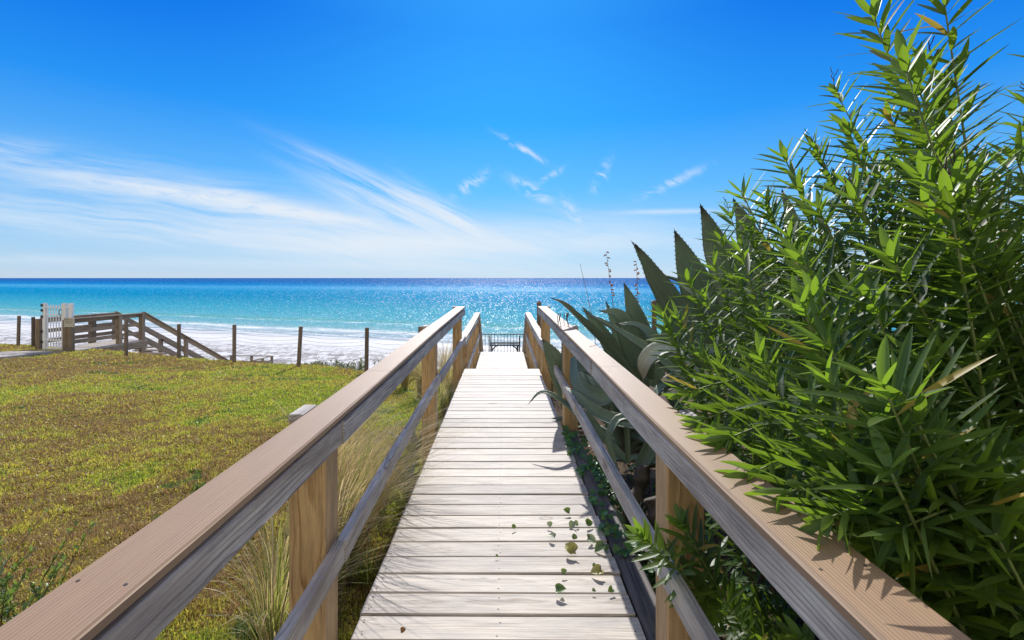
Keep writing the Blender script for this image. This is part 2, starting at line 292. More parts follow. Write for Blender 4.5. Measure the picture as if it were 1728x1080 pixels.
# ------------------------------------------------------------------ mesh helpers
class MB:
    def __init__(s): s.v = []; s.f = []; s.mi = []; s.wc = []; s.wr = []; s.sm = []
    def add(s, vs, fs, wc=None, wr=0., mi=0, smooth=False):
        o = len(s.v); s.v += [tuple(p) for p in vs]
        s.wc += [tuple(p) for p in (wc if wc is not None else [(0, 0, 0)]*len(vs))]; s.wr += [wr]*len(vs)
        s.f += [tuple(i+o for i in f) for f in fs]; s.mi += [mi]*len(fs); s.sm += [smooth]*len(fs)
    def beam(s, path, w, h, ch=.004, wr=None, mi=0, up=(0, 0, 1), roll=0, taper=1):
        """chamfered timber along a path; w sideways, h along up; path = centre line"""
        P = [Vector(p) for p in path]; up = Vector(up)
        if wr is None: wr = random.random()
        rc = random.Random(wr*9999); oy = rc.uniform(-.06, .06); oz = rc.choice((-1, 1))*rc.uniform(.03, .10); ox = rc.uniform(0, 20)
        a, b = w/2, h/2; c = min(ch, a*.6, b*.6)
        sec = [(-a+c, -b), (a-c, -b), (a, -b+c), (a, b-c), (a-c, b), (-a+c, b), (-a, b-c), (-a, -b+c)]
        vs = []; wc = []; L = 0; n = len(P)
        for i, p in enumerate(P):
            t = (P[min(i+1, n-1)]-P[max(i-1, 0)]).normalized()
            sd = t.cross(up).normalized(); uu = sd.cross(t).normalized()
            if i: L += (p-P[i-1]).length
            k = 1 if not i else (taper if i == n-1 else 1)
            for q in sec:
                vs.append(p+sd*q[0]*k+uu*q[1]*k); wc.append((L+ox, q[0]+oy, q[1]+oz))
        fs = [tuple(range(8))]
        for i in range(n-1):
            o = i*8
            for j in range(8): fs.append((o+j, o+8+j, o+8+(j+1) % 8, o+(j+1) % 8))
        fs.append(tuple(reversed(range((n-1)*8, n*8))))
        fs = [tuple(reversed(f)) for f in fs]
        s.add(vs, fs, wc, wr, mi)
    def box(s, a, b, ch=.004, wr=None, mi=0):
        """axis aligned timber between corners, grain along the longest side"""
        a = Vector(a); b = Vector(b); d = b-a; c = (a+b)/2
        ax = max(range(3), key=lambda i: d[i])
        e = [0, 0, 0]; e[ax] = d[ax]/2; e = Vector(e)
        if ax == 2: s.beam([c-e, c+e], d[0], d[1], ch, wr, mi, up=(0, 1, 0))
        elif ax == 1: s.beam([c-e, c+e], d[0], d[2], ch, wr, mi)
        else: s.beam([c-e, c+e], d[1], d[2], ch, wr, mi)
    def tube(s, path, r0, r1=None, n=6, mi=0, wr=0., cap=True, rf=None):
        P = [Vector(p) for p in path]; r1 = r0 if r1 is None else r1; m = len(P); vs = []; ref = Vector((.37, .21, .9))
        for i, p in enumerate(P):
            t = (P[min(i+1, m-1)]-P[max(i-1, 0)])
            t = t.normalized() if t.length > 1e-9 else Vector((0, 0, 1))
            a = t.cross(ref)
            if a.length < .05: a = t.cross(Vector((1, 0, 0)))
            a.normalize(); b = t.cross(a); r = r0+(r1-r0)*i/max(1, m-1)
            if rf: r *= rf(i)
            for j in range(n):
                q = 6.28318*j/n; vs.append(p+(a*math.cos(q)+b*math.sin(q))*r)
        fs = []
        for i in range(m-1):
            for j in range(n): fs.append((i*n+j, i*n+(j+1) % n, (i+1)*n+(j+1) % n, (i+1)*n+j))
        if cap: fs.append(tuple(reversed(range(n)))); fs.append(tuple(range((m-1)*n, m*n)))
        s.add(vs, fs, None, wr, mi, True)
    def disc(s, c, r, mi=0, n=7, z=.0):
        s.add([(c[0]+r*math.cos(6.283*j/n), c[1]+r*math.sin(6.283*j/n), c[2]) for j in range(n)], [tuple(range(n))], None, 0, mi)
    def build(s, name, mats, parent=None, attr='wc'):
        me = bpy.data.meshes.new(name); me.from_pydata(s.v, [], s.f)
        if not isinstance(mats, (list, tuple)): mats = [mats]
        for m in mats: me.materials.append(m)
        me.polygons.foreach_set('material_index', s.mi); me.polygons.foreach_set('use_smooth', s.sm)
        a = me.attributes.new(attr, 'FLOAT_VECTOR', 'POINT'); a.data.foreach_set('vector', np.array(s.wc, dtype=np.float32).ravel())
        if attr == 'wc':
            b = me.attributes.new('wr', 'FLOAT', 'POINT'); b.data.foreach_set('value', np.array(s.wr, dtype=np.float32))
        me.update()
        o = bpy.data.objects.new(name, me); C.objects.link(o)
        if parent: o.parent = parent
        return o
def tag(o, label=None, cat=None, group=None, kind=None):
    if label: o['label'] = label
    if cat: o['category'] = cat
    if group: o['group'] = group
    if kind: o['kind'] = kind
    return o
def thing(name, label, cat, loc=(0, 0, 0), group=None):
    o = bpy.data.objects.new(name, None); C.objects.link(o); o.location = loc; o.empty_display_size = .1
    return tag(o, label, cat, group)
def keep(parent, o):
    """put a mesh built in world coordinates under a thing standing elsewhere"""
    o.parent = parent
    lv = parent.location
    if lv.length > 0:
        o.data.transform(Matrix.Translation(-lv)) if o.data.users == 1 else None
    return o
def part(mb, name, mats, parent, attr='wc'):
    return keep(parent, mb.build(name, mats, None, attr))
def spline(pts, n=12):
    P = [Vector(p) for p in pts]
    if len(P) == 2: return [P[0].lerp(P[1], i/n) for i in range(n+1)]
    Q = [P[0]*2-P[1]]+P+[P[-1]*2-P[-2]]; out = []; m = len(P)-1
    for i in range(n+1):
        t = i/n*m; k = min(int(t), m-1); u = t-k; a, b, c, d = Q[k:k+4]
        out.append(.5*((2*b)+(c-a)*u+(2*a-5*b+4*c-d)*u*u+(3*b-a-3*c+d)*u**3))
    return out

# ------------------------------------------------------------------ terrain
def crest(x):
    return np.interp(x, [-60, -30, -18, -14.6, -10, -3.5, 0, 30], [20, 18.6, 17.8, 16.7, 14.9, 12.0, 12.2, 12.6])
def zcrest(x): return np.interp(x, [-18, -10, -3.5], [-1.06, -1.06, -.88])
def wob(x, y):
    return .03*np.sin(x*1.3+y*.7)+.025*np.sin(x*.6-y*1.7+1)+.012*np.sin(x*3.1+y*2.3)
def zg(x, y):
    x = np.asarray(x, float); y = np.asarray(y, float)
    c = crest(x); zc = zcrest(x); t = np.clip(y, 0, None)/c
    zl = -.30+(zc+.30)*np.clip(t, 0, 1)**1.3+wob(x, y)*np.clip(np.abs(x)/2, .25, 1)*.8
    over = np.clip(y-c, 0, None)
    dn = zl-over*.55*np.clip(over/1.5, 0, 1)
    d = SHN[0]*x+SHN[1]*y+SHN[2]
    zb = SEA-.035*d
    k = .5
    h = np.clip(.5+.5*(zb-dn)/k, 0, 1)
    s = dn*(1-h)+zb*h+k*h*(1-h)
    return np.where(y < c, zl, s)
def grid(name, xs, ys, fz, m, sel=None):
    X, Y = np.meshgrid(xs, ys); Z = fz(X, Y); nx, ny = len(xs), len(ys)
    v = np.stack([X, Y, Z], -1).reshape(-1, 3)
    i = np.arange((nx-1)*(ny-1)); r = i//(nx-1); c = i % (nx-1); a = r*nx+c
    f = np.stack([a, a+1, a+nx+1, a+nx], 1)
    me = bpy.data.meshes.new(name); me.from_pydata(v.tolist(), [], f.tolist()); me.materials.append(m)
    me.polygons.foreach_set('use_smooth', [True]*len(f)); me.update()
    o = bpy.data.objects.new(name, me); C.objects.link(o); o['kind'] = 'structure'; return o
def ax(a, b, s): return list(np.arange(a, b+1e-6, s))
# lawn: rows follow the crest so the edge is clean
def strip_obj(name, xs, ts, m):
    X = np.repeat(np.array(xs)[None], len(ts), 0); c = crest(X); T = np.array(ts)[:, None]
    Y = np.where(T < 1, -6+(c+6)*T, c+(T-1)*10); Z = zg(X, Y)
    nx, ny = len(xs), len(ts); v = np.stack([X, Y, Z], -1).reshape(-1, 3)
    i = np.arange((nx-1)*(ny-1)); r = i//(nx-1); cc = i % (nx-1); a = r*nx+cc; f = np.stack([a, a+1, a+nx+1, a+nx], 1)
    me = bpy.data.meshes.new(name); me.from_pydata(v.tolist(), [], f.tolist()); me.materials.append(m); me.polygons.foreach_set('use_smooth', [True]*len(f)); me.update()
    o = bpy.data.objects.new(name, me); C.objects.link(o); o['kind'] = 'structure'; return o
ts = list(np.linspace(0, 1, 90))+[1.04, 1.09]
strip_obj('lawn', ax(-60, -20, 2)[:-1]+ax(-20, .3, .25), ts, M['lawn'])
strip_obj('garden_bed', ax(.3, 6, .2)[:-1]+ax(6, 40, 2), ts, M['mulch'])
def zs(x, y):
    return zg(x, y)-.0+(.05*np.sin(x*2.1+np.sin(y*1.7)*2)*np.sin(y*2.9+x*.6)+.03*np.sin(x*5.3+y*4.1)+.10*np.sin(x*.5+y*.9)*np.sin(y*.35))*np.clip((-(SHN[0]*x+SHN[1]*y+SHN[2])-2)/8, 0, 1)
def beach():
    xs = ax(-320, -100, 12)[:-1]+ax(-100, -40, 1.2)[:-1]+ax(-40, 12, .4)[:-1]+ax(12, 220, 8)
    X = np.array(xs); T = np.concatenate([np.linspace(0, .45, 110), np.linspace(.46, 1, 60)])
    Xg = np.repeat(X[None], len(T), 0); c = crest(Xg)+.9; ye = (30-SHN[2]-SHN[0]*Xg)/SHN[1]
    ye = np.maximum(ye, c+20); Y = c+(ye-c)*T[:, None]; Z = zs(Xg, Y)
    Z = np.where(T[:, None] == 0, Z-.25, Z)
    nx, ny = len(X), len(T); v = np.stack([Xg, Y, Z], -1).reshape(-1, 3)
    i = np.arange((nx-1)*(ny-1)); r = i//(nx-1); cc = i % (nx-1); a = r*nx+cc; f = np.stack([a, a+1, a+nx+1, a+nx], 1)
    me = bpy.data.meshes.new('beach'); me.from_pydata(v.tolist(), [], f.tolist()); me.materials.append(M['sand']); me.polygons.foreach_set('use_smooth', [True]*len(f)); me.update()
    o = bpy.data.objects.new('beach', me); C.objects.link(o); o['kind'] = 'structure'
beach()
grid('sea', [-40000, -3000, -300, -30, 30, 300, 3000, 40000], [-10, 20, 60, 120, 400, 2000, 10000, 50000], lambda x, y: np.full(x.shape, SEA), M['sea'])
# the sea must not show under the dune: its near rows lie below the ground there
grid('ground', [-400, -60, 40, 400], [-60, -20, -5.9], lambda x, y: np.full(x.shape, -.42), M['lawn'])

# ------------------------------------------------------------------ our boardwalk
bw = thing('boardwalk', 'bleached timber boardwalk with brown capped railings running straight down to the beach', 'boardwalk', (0, 2, 0))
BP = .1462
mb = MB(); y = .2; i = 0
while y < 7.80:
    w = .1372; dz = random.uniform(-.0025, .0025); sk = random.uniform(-.0035, .0035)
    xl = -.632+random.uniform(-.004, .004); xr = .588+random.uniform(-.005, .005)
    mb.beam([(xl, y+w/2-sk, -.0175+dz), (xr, y+w/2+sk, -.0175+dz+random.uniform(-.002, .002))], w, .035, .004)
    for xx in (-.60, -.02, .555):
        for yy in (.035, .105):
            mb.disc((xx+random.uniform(-.008, .008), y+yy+random.uniform(-.006, .006), .0040), .0042, 1)
    y += BP; i += 1
tag(part(mb, 'deck', [M['deck'], M['screw']], bw), 'sun-bleached cross planks')
Hd = -.61
mb = MB(); y = 8.95
while y < 13.35:
    mb.beam([(-.64, y+.07, Hd-.0175+random.uniform(-.002, .002)), (.57, y+.07, Hd-.0175)], .1397, .035, .004); y += BP
part(mb, 'lower_landing', M['deck'], bw)
mb = MB()
for x in (-.60, 0, .56): mb.box((x-.019, .2, -.23), (x+.019, 7.78, -.038), wr=.3)
for x in (-.60, .53): mb.box((x-.019, 8.9, Hd-.24), (x+.019, 13.3, Hd-.038), wr=.4)
for yy in (1.9, 4.8, 7.75):
    mb.box((-.66, yy-.02, -.42), (.62, yy+.02, -.235), wr=.6)
part(mb, 'joist', M['oldwood'], bw)
mb = MB()   # steps between deck and landing, and from the landing down
for j in range(3): mb = MB(); mb.box((-.62, 7.88+j*.35, -.175-j*.15), (.57, 8.20+j*.35, -.14-j*.15)); part(mb, 'step', M['deck'], bw)
for j in range(6): mb = MB(); mb.box((-.62, 13.45+j*.34, Hd-.19-j*.16), (.57, 13.76+j*.34, Hd-.155-j*.16)); part(mb, 'step', M['deck'], bw)
# cap heights along the walk
capL = [(-.4, .966), (1.0, .966), (2.0, .970), (2.8, .978), (4.7, 1.004), (6.2, 1.013), (7.75, 1.026)]
capR = [(-.4, .955), (1.0, .955), (2.0, .962), (2.8, .978), (4.0, .996), (5.6, 1.018), (7.64, 1.036)]
def zc(tab, y): return float(np.interp(y, [a for a, b in tab], [b for a, b in tab]))
def path(tab, y0, y1, x, dz, amp=0, seed=0):
    n = max(3, int((y1-y0)/.22)); out = []
    for j in range(n+1):
        yy = y0+(y1-y0)*j/n
        out.append((x+amp*math.sin(yy*2.3+seed), yy, zc(tab, yy)+dz+amp*.7*math.sin(yy*1.9+seed*2)))
    return out
for side, tab, xi, cuts in ((-1, capL, -.62, (-.4, 2.62, 7.75)), (1, capR, .558, (-.4, 2.74, 7.64))):
    xc = xi+side*.07
    for a, b in zip(cuts[:-1], cuts[1:]):
        m_ = MB(); m_.beam(path(tab, a+.0015, b-.0015, xc, -.0125), .14, .025, .005)
        for yy in (a+.12, (a+b)/2-.3, b-.13):
            if yy > .5: m_.disc((xc-side*.045, yy, zc(tab, yy)+.0006), .0035, 1); m_.disc((xc+side*.045, yy+.01, zc(tab, yy)+.0006), .0035, 1)
        part(m_, 'handrail_cap', [M['cap'], M['screw']], bw)
    pf = xi+side*.053 if side < 0 else xi+side*.047     # inner face of the posts
    ends = (-.4, 1.88, 4.8, cuts[-1]) if side < 0 else (-.4, 3.05, cuts[-1])
    for j, (a, b) in enumerate(zip(ends[:-1], ends[1:])):
        inn = 0 if j == 0 else .008
        xr = pf-side*(.019+inn+(.004 if j == 2 else 0))
        gap = .022 if side < 0 else .006
        m_ = MB(); m_.beam(path(tab, a, b-.002, xr, -.025-gap-.0445, .003, j), .038, .089, .003); part(m_, 'side_rail', M['rail'], bw)
    midz = ([(-.4, .437), (1.88, .437), (2.1, .452), (2.8, .485), (4, .512), (7.9, .527)] if side < 0 else [(-.4, .478), (2, .482), (3.75, .50), (5, .53), (7.9, .566)])
    ends = (-.4, 1.90, 4.82, 7.9) if side < 0 else (-.4, 3.72, 7.9)
    for j, (a, b) in enumerate(zip(ends[:-1], ends[1:])):
        inn = 0 if j == 0 else .008
        m_ = MB(); m_.beam(path(midz, a, b-.002, pf-side*(.019+inn+(.004 if j == 2 else 0)), -.0445, .003, j+5), .038, .089, .003); part(m_, 'mid_rail', M['rail'], bw)
    for yy in ((1.795, 4.73, 7.62) if side < 0 else (1.745, 4.70, 7.50)):
        x0, x1 = sorted((pf, pf+side*.14)); zt = zc(tab, yy)
        m_ = MB(); wr = random.random()
        m_.box((x0, yy, -.75), (x1, yy+.14, zt-.0265), .006, wr)
        xa, xb = sorted((xi+side*.1405, pf+side*.14))
        m_.box((xa, yy+.001, zt-.026), (xb, yy+.139, zt+.004), .003, wr, 1)
        part(m_, 'post', [M['post'], M['rail']], bw)
# far, lower railings and the stair rails beyond
capF = [(8.3, .462), (9.9, .48), (11.3, .50), (13.0, .54)]
for side, xi in ((-1, -.63), (1, .61)):
    m_ = MB(); m_.beam(path(capF, 7.95, 13.0, xi+side*.07, -.0125, .004, side), .14, .03, .004); part(m_, 'handrail_cap', M['cap'], bw)
    m_ = MB(); m_.beam(path(capF, 7.95, 13.0, xi+side*.015, -.078, .003, 1), .036, .089, .003); part(m_, 'side_rail', M['rail'], bw)
    m_ = MB(); m_.beam(path(capF, 8.6, 13.0, xi+side*.015, -.63), .036, .089, .003); part(m_, 'mid_rail', M['rail'], bw)
    for yy in (8.8, 10.1, 11.4, 12.86):
        x0, x1 = sorted((xi+side*.034, xi+side*.172))
        m_ = MB(); m_.box((x0, yy, -2.0), (x1, yy+.14, zc(capF, yy)-.032), .006, None); part(m_, 'post', M['post'], bw)
    m_ = MB(); m_.beam([(xi+side*.07, 13.0, .52), (xi+side*.07, 15.35, -.92)], .14, .03, .004); part(m_, 'stair_handrail', M['oldwood'], bw)
    m_ = MB(); m_.beam([(xi+side*.015, 13.0, .44), (xi+side*.015, 15.3, -.98)], .036, .12, .004); part(m_, 'side_rail', M['oldwood'], bw)
    m_ = MB(); m_.beam([(xi+side*.03, 13.3, -.85), (xi+side*.03, 15.5, -1.9)], .036, .24, .004); part(m_, 'stringer', M['oldwood'], bw)
    m_ = MB(); x0, x1 = sorted((xi+side*.034, xi+side*.15)); m_.box((x0, 15.2, -3.4), (x1, 15.32, -.92), .005); part(m_, 'post', M['oldwood'], bw)
# weathered timber lying along the right edge
m_ = MB(); m_.beam([(.668, 1.15, -.055), (.664, 2.4, -.05), (.66, 3.6, -.055), (.655, 4.75, -.06)], .125, .09, .012, .37)
o = m_.build('edging_timber', M['kick']); tag(o, 'dark cracked old timber lying along the right edge of the boardwalk deck', 'timber')

# viewing platform with black railing and bench frame at the foot
pl = thing('platform', 'small timber platform at the foot of the boardwalk stairs', 'platform', (0, 16.5, -1.62))
mb = MB()
for j in range(11): mb.box((-1.4, 15.55+j*.146, -1.655), (1.4, 15.69+j*.146, -1.62))
part(mb, 'deck', M['deck'], pl)
for x in (-1.3, 1.3):
    for yy in (15.7, 17.0):
        mb = MB(); mb.box((x-.06, yy-.06, -4.6), (x+.06, yy+.06, -1.66)); part(mb, 'post', M['oldwood'], pl)
rl = thing('metal_railing', 'black metal picket railing across the far end of the boardwalk', 'railing', (0, 17.0, -1.62))
mb = MB(); mb.box((-1.4, 16.985, -.545), (1.4, 17.015, -.515), .002); part(mb, 'top_bar', M['black'], rl)
mb = MB(); mb.box((-1.4, 16.985, -1.54), (1.4, 17.015, -1.51), .002); part(mb, 'bottom_bar', M['black'], rl)
for x in np.arange(-1.33, 1.34, .114):
    mb = MB(); mb.box((x-.009, 16.991, -1.51), (x+.009, 17.009, -.545), .001); part(mb, 'picket', M['black'], rl)
for x in (-1.38, 1.38):
    mb = MB(); mb.box((x-.03, 16.97, -1.62), (x+.03, 17.03, -.50), .002); part(mb, 'post', M['black'], rl)
bn = thing('bench', 'black bench frame with curved corner braces in front of the railing', 'bench', (0, 16.72, -1.62))
for x in (-.465, .58):
    mb = MB(); mb.box((x-.022, 16.70, -1.62), (x+.022, 16.745, -.53), .003); part(mb, 'upright', M['black'], bn)
mb = MB(); mb.box((-.443, 16.70, -.83), (.558, 16.745, -.775), .003); part(mb, 'back_rail', M['black'], bn)
mb = MB(); mb.box((-.44, 16.62, -.895), (.555, 16.69, -.85), .003); part(mb, 'arch_beam', M['black'], bn)
for x, sgn in ((-.40, 1), (.515, -1)):
    mb = MB(); mb.box((x-.028, 16.62, -1.62), (x+.028, 16.68, -.897), .003); part(mb, 'leg', M['black'], bn)
    mb = MB(); mb.beam(spline([(x+sgn*.03, 16.65, -1.06), (x+sgn*.07, 16.65, -.97), (x+sgn*.17, 16.65, -.905)], 5), .04, .05, .004, up=(0, 1, 0)); part(mb, 'brace', M['black'], bn)

# ------------------------------------------------------------------ rope fence along the crest
def rope_fence(label, posts, lean, ropes, h):
    f = thing('rope_fence', label, 'fence', (posts[0][0], posts[0][1], float(zg(posts[0][0], posts[0][1]))))
    tops = []
    for (x, y, zt, zb), (lx, ly) in zip(posts, lean):
        mb = MB(); mb.beam([(x, y, zb-.5), (x+lx, y+ly, zt)], .085, .085, .012, up=(0, 1, 0)); part(mb, 'post', M['fencepost'], f)
        tops.append((x, y, zt, zb, lx, ly))
    for r in range(ropes):
        u = .90-r*(.80/(ropes-1)); mb = MB(); pts = []
        for a, b in zip(tops[:-1], tops[1:]):
            A = Vector((a[0]+a[4]*u, a[1]+a[5]*u-.048, a[3]+(a[2]-a[3])*u)); B = Vector((b[0]+b[4]*u, b[1]+b[5]*u-.048, b[3]+(b[2]-b[3])*u))
            sag = random.uniform(.05, .10)
            for j in range(8 if b is not tops[-1] else 9):
                t = j/8; p = A.lerp(B, t); p.z -= sag*4*t*(1-t); pts.append(p)
        mb.tube(pts, .0032, n=5, wr=.5); part(mb, 'rope', M['wire'], f)
    return f
def fp(px, yt, yb, Y): 
    t = at(px, yt, Y); b = at(px, yb, Y); return (t.x, Y, t.z, b.z)
rope_fence('brown post and sagging rope fence along the seaward edge of the lawn', [fp(213, 540, 601, 15.2), fp(302, 547, 606, 14.9), fp(395, 548, 612, 14.0), fp(502, 551, 621, 12.7), fp(618, 553, 626, 12.0), fp(709, 551, 632, 11.6)],
           [(0, 0), (0, 0), (.01, 0), (.09, 0), (.02, 0), (0, 0)], 9, 1)
rope_fence('two brown posts with rope left of the white gate', [fp(-60, 530, 584, 18.2), fp(30, 533, 584, 17.7), fp(56, 535, 587, 17.5)], [(0, 0), (.05, 0), (0, 0)], 9, 1)
for px, yt, yb, Y, lb in ((909.5, 508, 640, 12.0, 'dark wooden post with pointed cap behind the right railing end'), (1104, 506, 640, 12.0, 'dark wooden post with pointed cap rising behind the agave leaves')):
    x, Y, zt, zb = fp(px, yt, yb, Y)
    t = thing('fence_post', lb, 'post', (x, Y, zb), 'capped wooden posts right of the boardwalk')
    mb = MB(); mb.box((x-.05, Y-.05, zb-.3), (x+.05, Y+.05, zt-.07), .01); part(mb, 'shaft', M['fencepost'], t)
    mb = MB(); mb.beam([(x, Y, zt-.07), (x, Y, zt-.035)], .125, .125, .008, up=(0, 1, 0)); mb.beam([(x, Y, zt-.036), (x, Y, zt)], .10, .10, .004, up=(0, 1, 0), taper=.25); part(mb, 'cap', M['fencepost'], t)

# ------------------------------------------------------------------ neighbouring boardwalk with gate
XR, XL, FZ = -14.95, -16.25, -1.07
nb = thing('beach_stairs', 'brown timber ramp and stairs with slatted railings going down from the white gate', 'stairs', (-15.6, 18, FZ))
mb = MB(); y = 16.3
while y < 19.75: mb.box((XL+.02, y, FZ-.035), (XR+.06, y+.14, FZ)); y += .146
part(mb, 'deck', M['deck'], nb)
for x in (XR+.08, XL):
    mb = MB(); mb.box((x-.02, 16.25, FZ-.30), (x+.02, 19.8, FZ-.038)); part(mb, 'fascia', M['oldwood'], nb)
def nrail(x, y0, y1, z0, z1, side):
    def ln(dz0, w, h, dx=0, nm='side_rail'):
        mb = MB(); mb.beam([(x+dx, y0, z0+dz0), (x+dx, y1, z1+dz0)], w, h, .006); part(mb, nm, M['oldwood'], nb)
    ln(.09, .15, .035, 0, 'handrail'); ln(0, .04, .14, side*.05); ln(-.36, .04, .14, side*.05); ln(-.72, .04, .14, side*.05)
nrail(XR, 16.3, 19.68, -.02, -.06, -1); nrail(XL, 16.7, 19.85, -.02, -.06, 1)
def npost(x, y, z0, z1, w=.14, n=1):
    mb = MB()
    for q in range(n): mb.box((x-w/2+q*(w+.004), y-w/2, z0), (x+w/2+q*(w+.004), y+w/2, z1), .006)
    part(mb, 'post', M['oldwood'], nb)
npost(XR-.02, 16.25, -1.5, .055, .15, 2); npost(XR+.0, 18.45, -2.2, .05, .15, 1); npost(XR+.0, 19.62, -1.9, .045, .16); npost(XR, 22.35, -4.0, -1.38, .14)
npost(XL, 16.6, -1.6, .055, .15); npost(XL, 18.75, -2.2, .05, .18); npost(XL, 19.85, -2.4, .04, .15)
def srail(x, ys, zs_, side):
    ye, ze = 25.9, -3.10
    for dz, w, h, nm in ((.04, .15, .035, 'handrail'), (-.07, .04, .16, 'side_rail'), (-.55, .04, .16, 'side_rail'), (-1.05, .04, .24, 'stringer')):
        mb = MB(); q = 1 if nm != 'stringer' else .98
        mb.beam([(x+(side*.05 if nm != 'handrail' else 0), ys, zs_+dz), (x+(side*.05 if nm != 'handrail' else 0), ye, ze+dz)], w, h, .005); part(mb, nm, M['oldwood'], nb)
srail(XR, 19.70, .03, -1); srail(XL, 19.9, .03, 1); npost(XL, 22.5, -4.0, -1.40, .14)
for j in range(15):
    mb = MB(); yy = 19.85+j*.41; z = FZ-.20*(j+1); mb.box((XL+.08, yy, z-.04), (XR-.08, yy+.30, z)); part(mb, 'step', M['oldwood'], nb)
ll = thing('landing_rail', 'low brown timber handrail frame on the sand beyond the stairs', 'handrail', (-14.3, 27, -4.4))
for a, b, nm in (((-16.2, 28.0, -3.10), (-13.65, 28.0, -3.12), 'handrail'), ((-16.2, 28.0, -3.46), (-13.65, 28.0, -3.48), 'mid_rail'), ((-13.6, 25.9, -3.02), (-13.65, 28.0, -3.12), 'handrail'), ((-13.6, 25.9, -3.38), (-13.65, 28.0, -3.48), 'mid_rail')):
    mb = MB(); mb.beam([a, b], .14 if nm == 'handrail' else .04, .04 if nm == 'handrail' else .12, .005); part(mb, nm, M['oldwood'], ll)
for x, yy in ((-16.1, 28.08), (-14.9, 28.08), (-13.7, 28.08), (-13.65, 26.9), (-13.6, 25.95)):
    mb = MB(); mb.box((x-.06, yy-.06, -5.6), (x+.06, yy+.06, -3.145 if yy > 27 else (-3.09 if yy > 26 else -3.045)), .005); part(mb, 'post', M['oldwood'], ll)
# gate
gt = thing('garden_gate', 'tall white metal picket gate with black hinges at the head of the beach stairs', 'gate', (-15.6, 16.5, FZ))
gy = 16.55
def px2x(px, Y=gy): return (px-CX)*Y/F
def gz(py, Y=gy): return EYE-(py-HY)*Y/F
for px, w in ((76, .10), (110, .10), (120.5, .10)):
    mb = MB(); x = px2x(px); mb.box((x-w/2, gy-.05, gz(590)), (x+w/2, gy+.05, gz(511.5)), .006); part(mb, 'gate_post', M['white'], gt)
mb = MB(); x = px2x(107); mb.box((x-.045, gy-.03, gz(588)), (x+.02, gy+.03, gz(512)), .004); part(mb, 'stile', M['white'], gt)
for py in (518.5, 531, 574, 588):
    mb = MB(); mb.box((px2x(78.5), gy-.02, gz(py)-.018), (px2x(106), gy+.02, gz(py)+.018), .003); part(mb, 'rail', M['white'], gt)
for j in range(6):
    x = px2x(80.8+j*4.7); mb = MB(); mb.box((x-.012, gy-.012, gz(589)), (x+.012, gy+.012, gz(514)), .002); part(mb, 'picket', M['white'], gt)
mb = MB(); x = px2x(115.5); mb.box((x-.01, gy-.012, gz(586)), (x+.01, gy+.012, gz(514)), .002); part(mb, 'picket', M['white'], gt)
mb = MB(); mb.box((px2x(112), gy-.02, gz(519)-.015), (px2x(118.5), gy+.02, gz(519)+.015), .003); part(mb, 'rail', M['white'], gt)
for py in (515, 523.5, 534, 559, 576.5):
    mb = MB(); x = px2x(73.2); mb.box((x-.035, gy-.075, gz(py)-.045), (x+.035, gy-.052, gz(py)+.045), .004); part(mb, 'hinge', M['black'], gt)
mb = MB(); x = px2x(104.8); pts = spline([(x, gy-.04, gz(532)), (x-.01, gy-.10, gz(530)), (x-.01, gy-.10, gz(524)), (x, gy-.04, gz(522.5))], 8); mb.tube(pts, .014, n=6); part(mb, 'handle', M['black'], gt)
# sign
sg = thing('notice_board', 'small pale notice with faded lines of text fixed to the corner post beside the gate', 'sign', (XR-.05, 16.1, 0))
sx0, sx1, sz0, sz1 = (105.5-CX)*16.1/F, (123.0-CX)*16.1/F, EYE-(552.2-HY)*16.1/F, EYE-(536.6-HY)*16.1/F
mb = MB(); mb.box((sx0, 16.145, sz0), (sx1, 16.165, sz1), .002); part(mb, 'board', M['sign'], sg)
mb = MB(); rr = random.Random(3)
for row, (fz, hgt, a, b) in enumerate(((.90, .016, .04, .40), (.79, .016, .06, .9), (.63, .013, .08, .9), (.51, .013, .15, .8), (.38, .013, .17, .7), (.19, .022, .03, .12), (.19, .022, .86, .95))):
    x = a
    while x < b:
        w = rr.uniform(.05, .12); w = min(w, b-x); X0 = sx0+(sx1-sx0)*x; z = sz0+(sz1-sz0)*fz
        mb.box((X0, 16.141, z-hgt/2), (X0+(sx1-sx0)*w, 16.1445, z+hgt/2), .0005); x += w+.025
part(mb, 'faded_text', M['ink'], sg)
mb = MB()
pa = []
for x, yl in ((XL, 16.35), (XR+.05, 16.2)): pa.append((x, yl))
def pathz(y): return float(np.interp(y, [2, 14, 16.4], [-.36, -.87, FZ+.02]))
ys = np.linspace(16.25, 4, 40)
vs = []; fs = []
for yy in ys:
    z = max(pathz(yy), float(zg(XL, yy))+.03, float(zg(XR, yy))+.03) if yy < 15.9 else pathz(yy)
    vs += [(XL-.03, yy, z-.15), (XL-.03, yy, z), ((XL+XR)/2-.02, yy, z), (XR+.05, yy, z), (XR+.05, yy, z-.15)]
for j in range(len(ys)-1):
    for q in range(4): fs.append((j*5+q, j*5+q+1, j*5+5+q+1, j*5+5+q))
mb.add(vs, fs); 
for j in range(12): mb.disc((0, 0, -50), .001)
o = mb.build('path', plain('sandy_concrete', (.50, .44, .36), .85, nz=.15, sc=3, bump=.3)); o['kind'] = 'structure'
mb = MB(); mb.beam([(XR+.10, yy, pathz(yy)-.02) for yy in ys[::4]], .06, .12, .008, .2); tag(mb.build('path_edging', M['rail']), 'grey timber edging beside the pale path to the gate', 'edging')

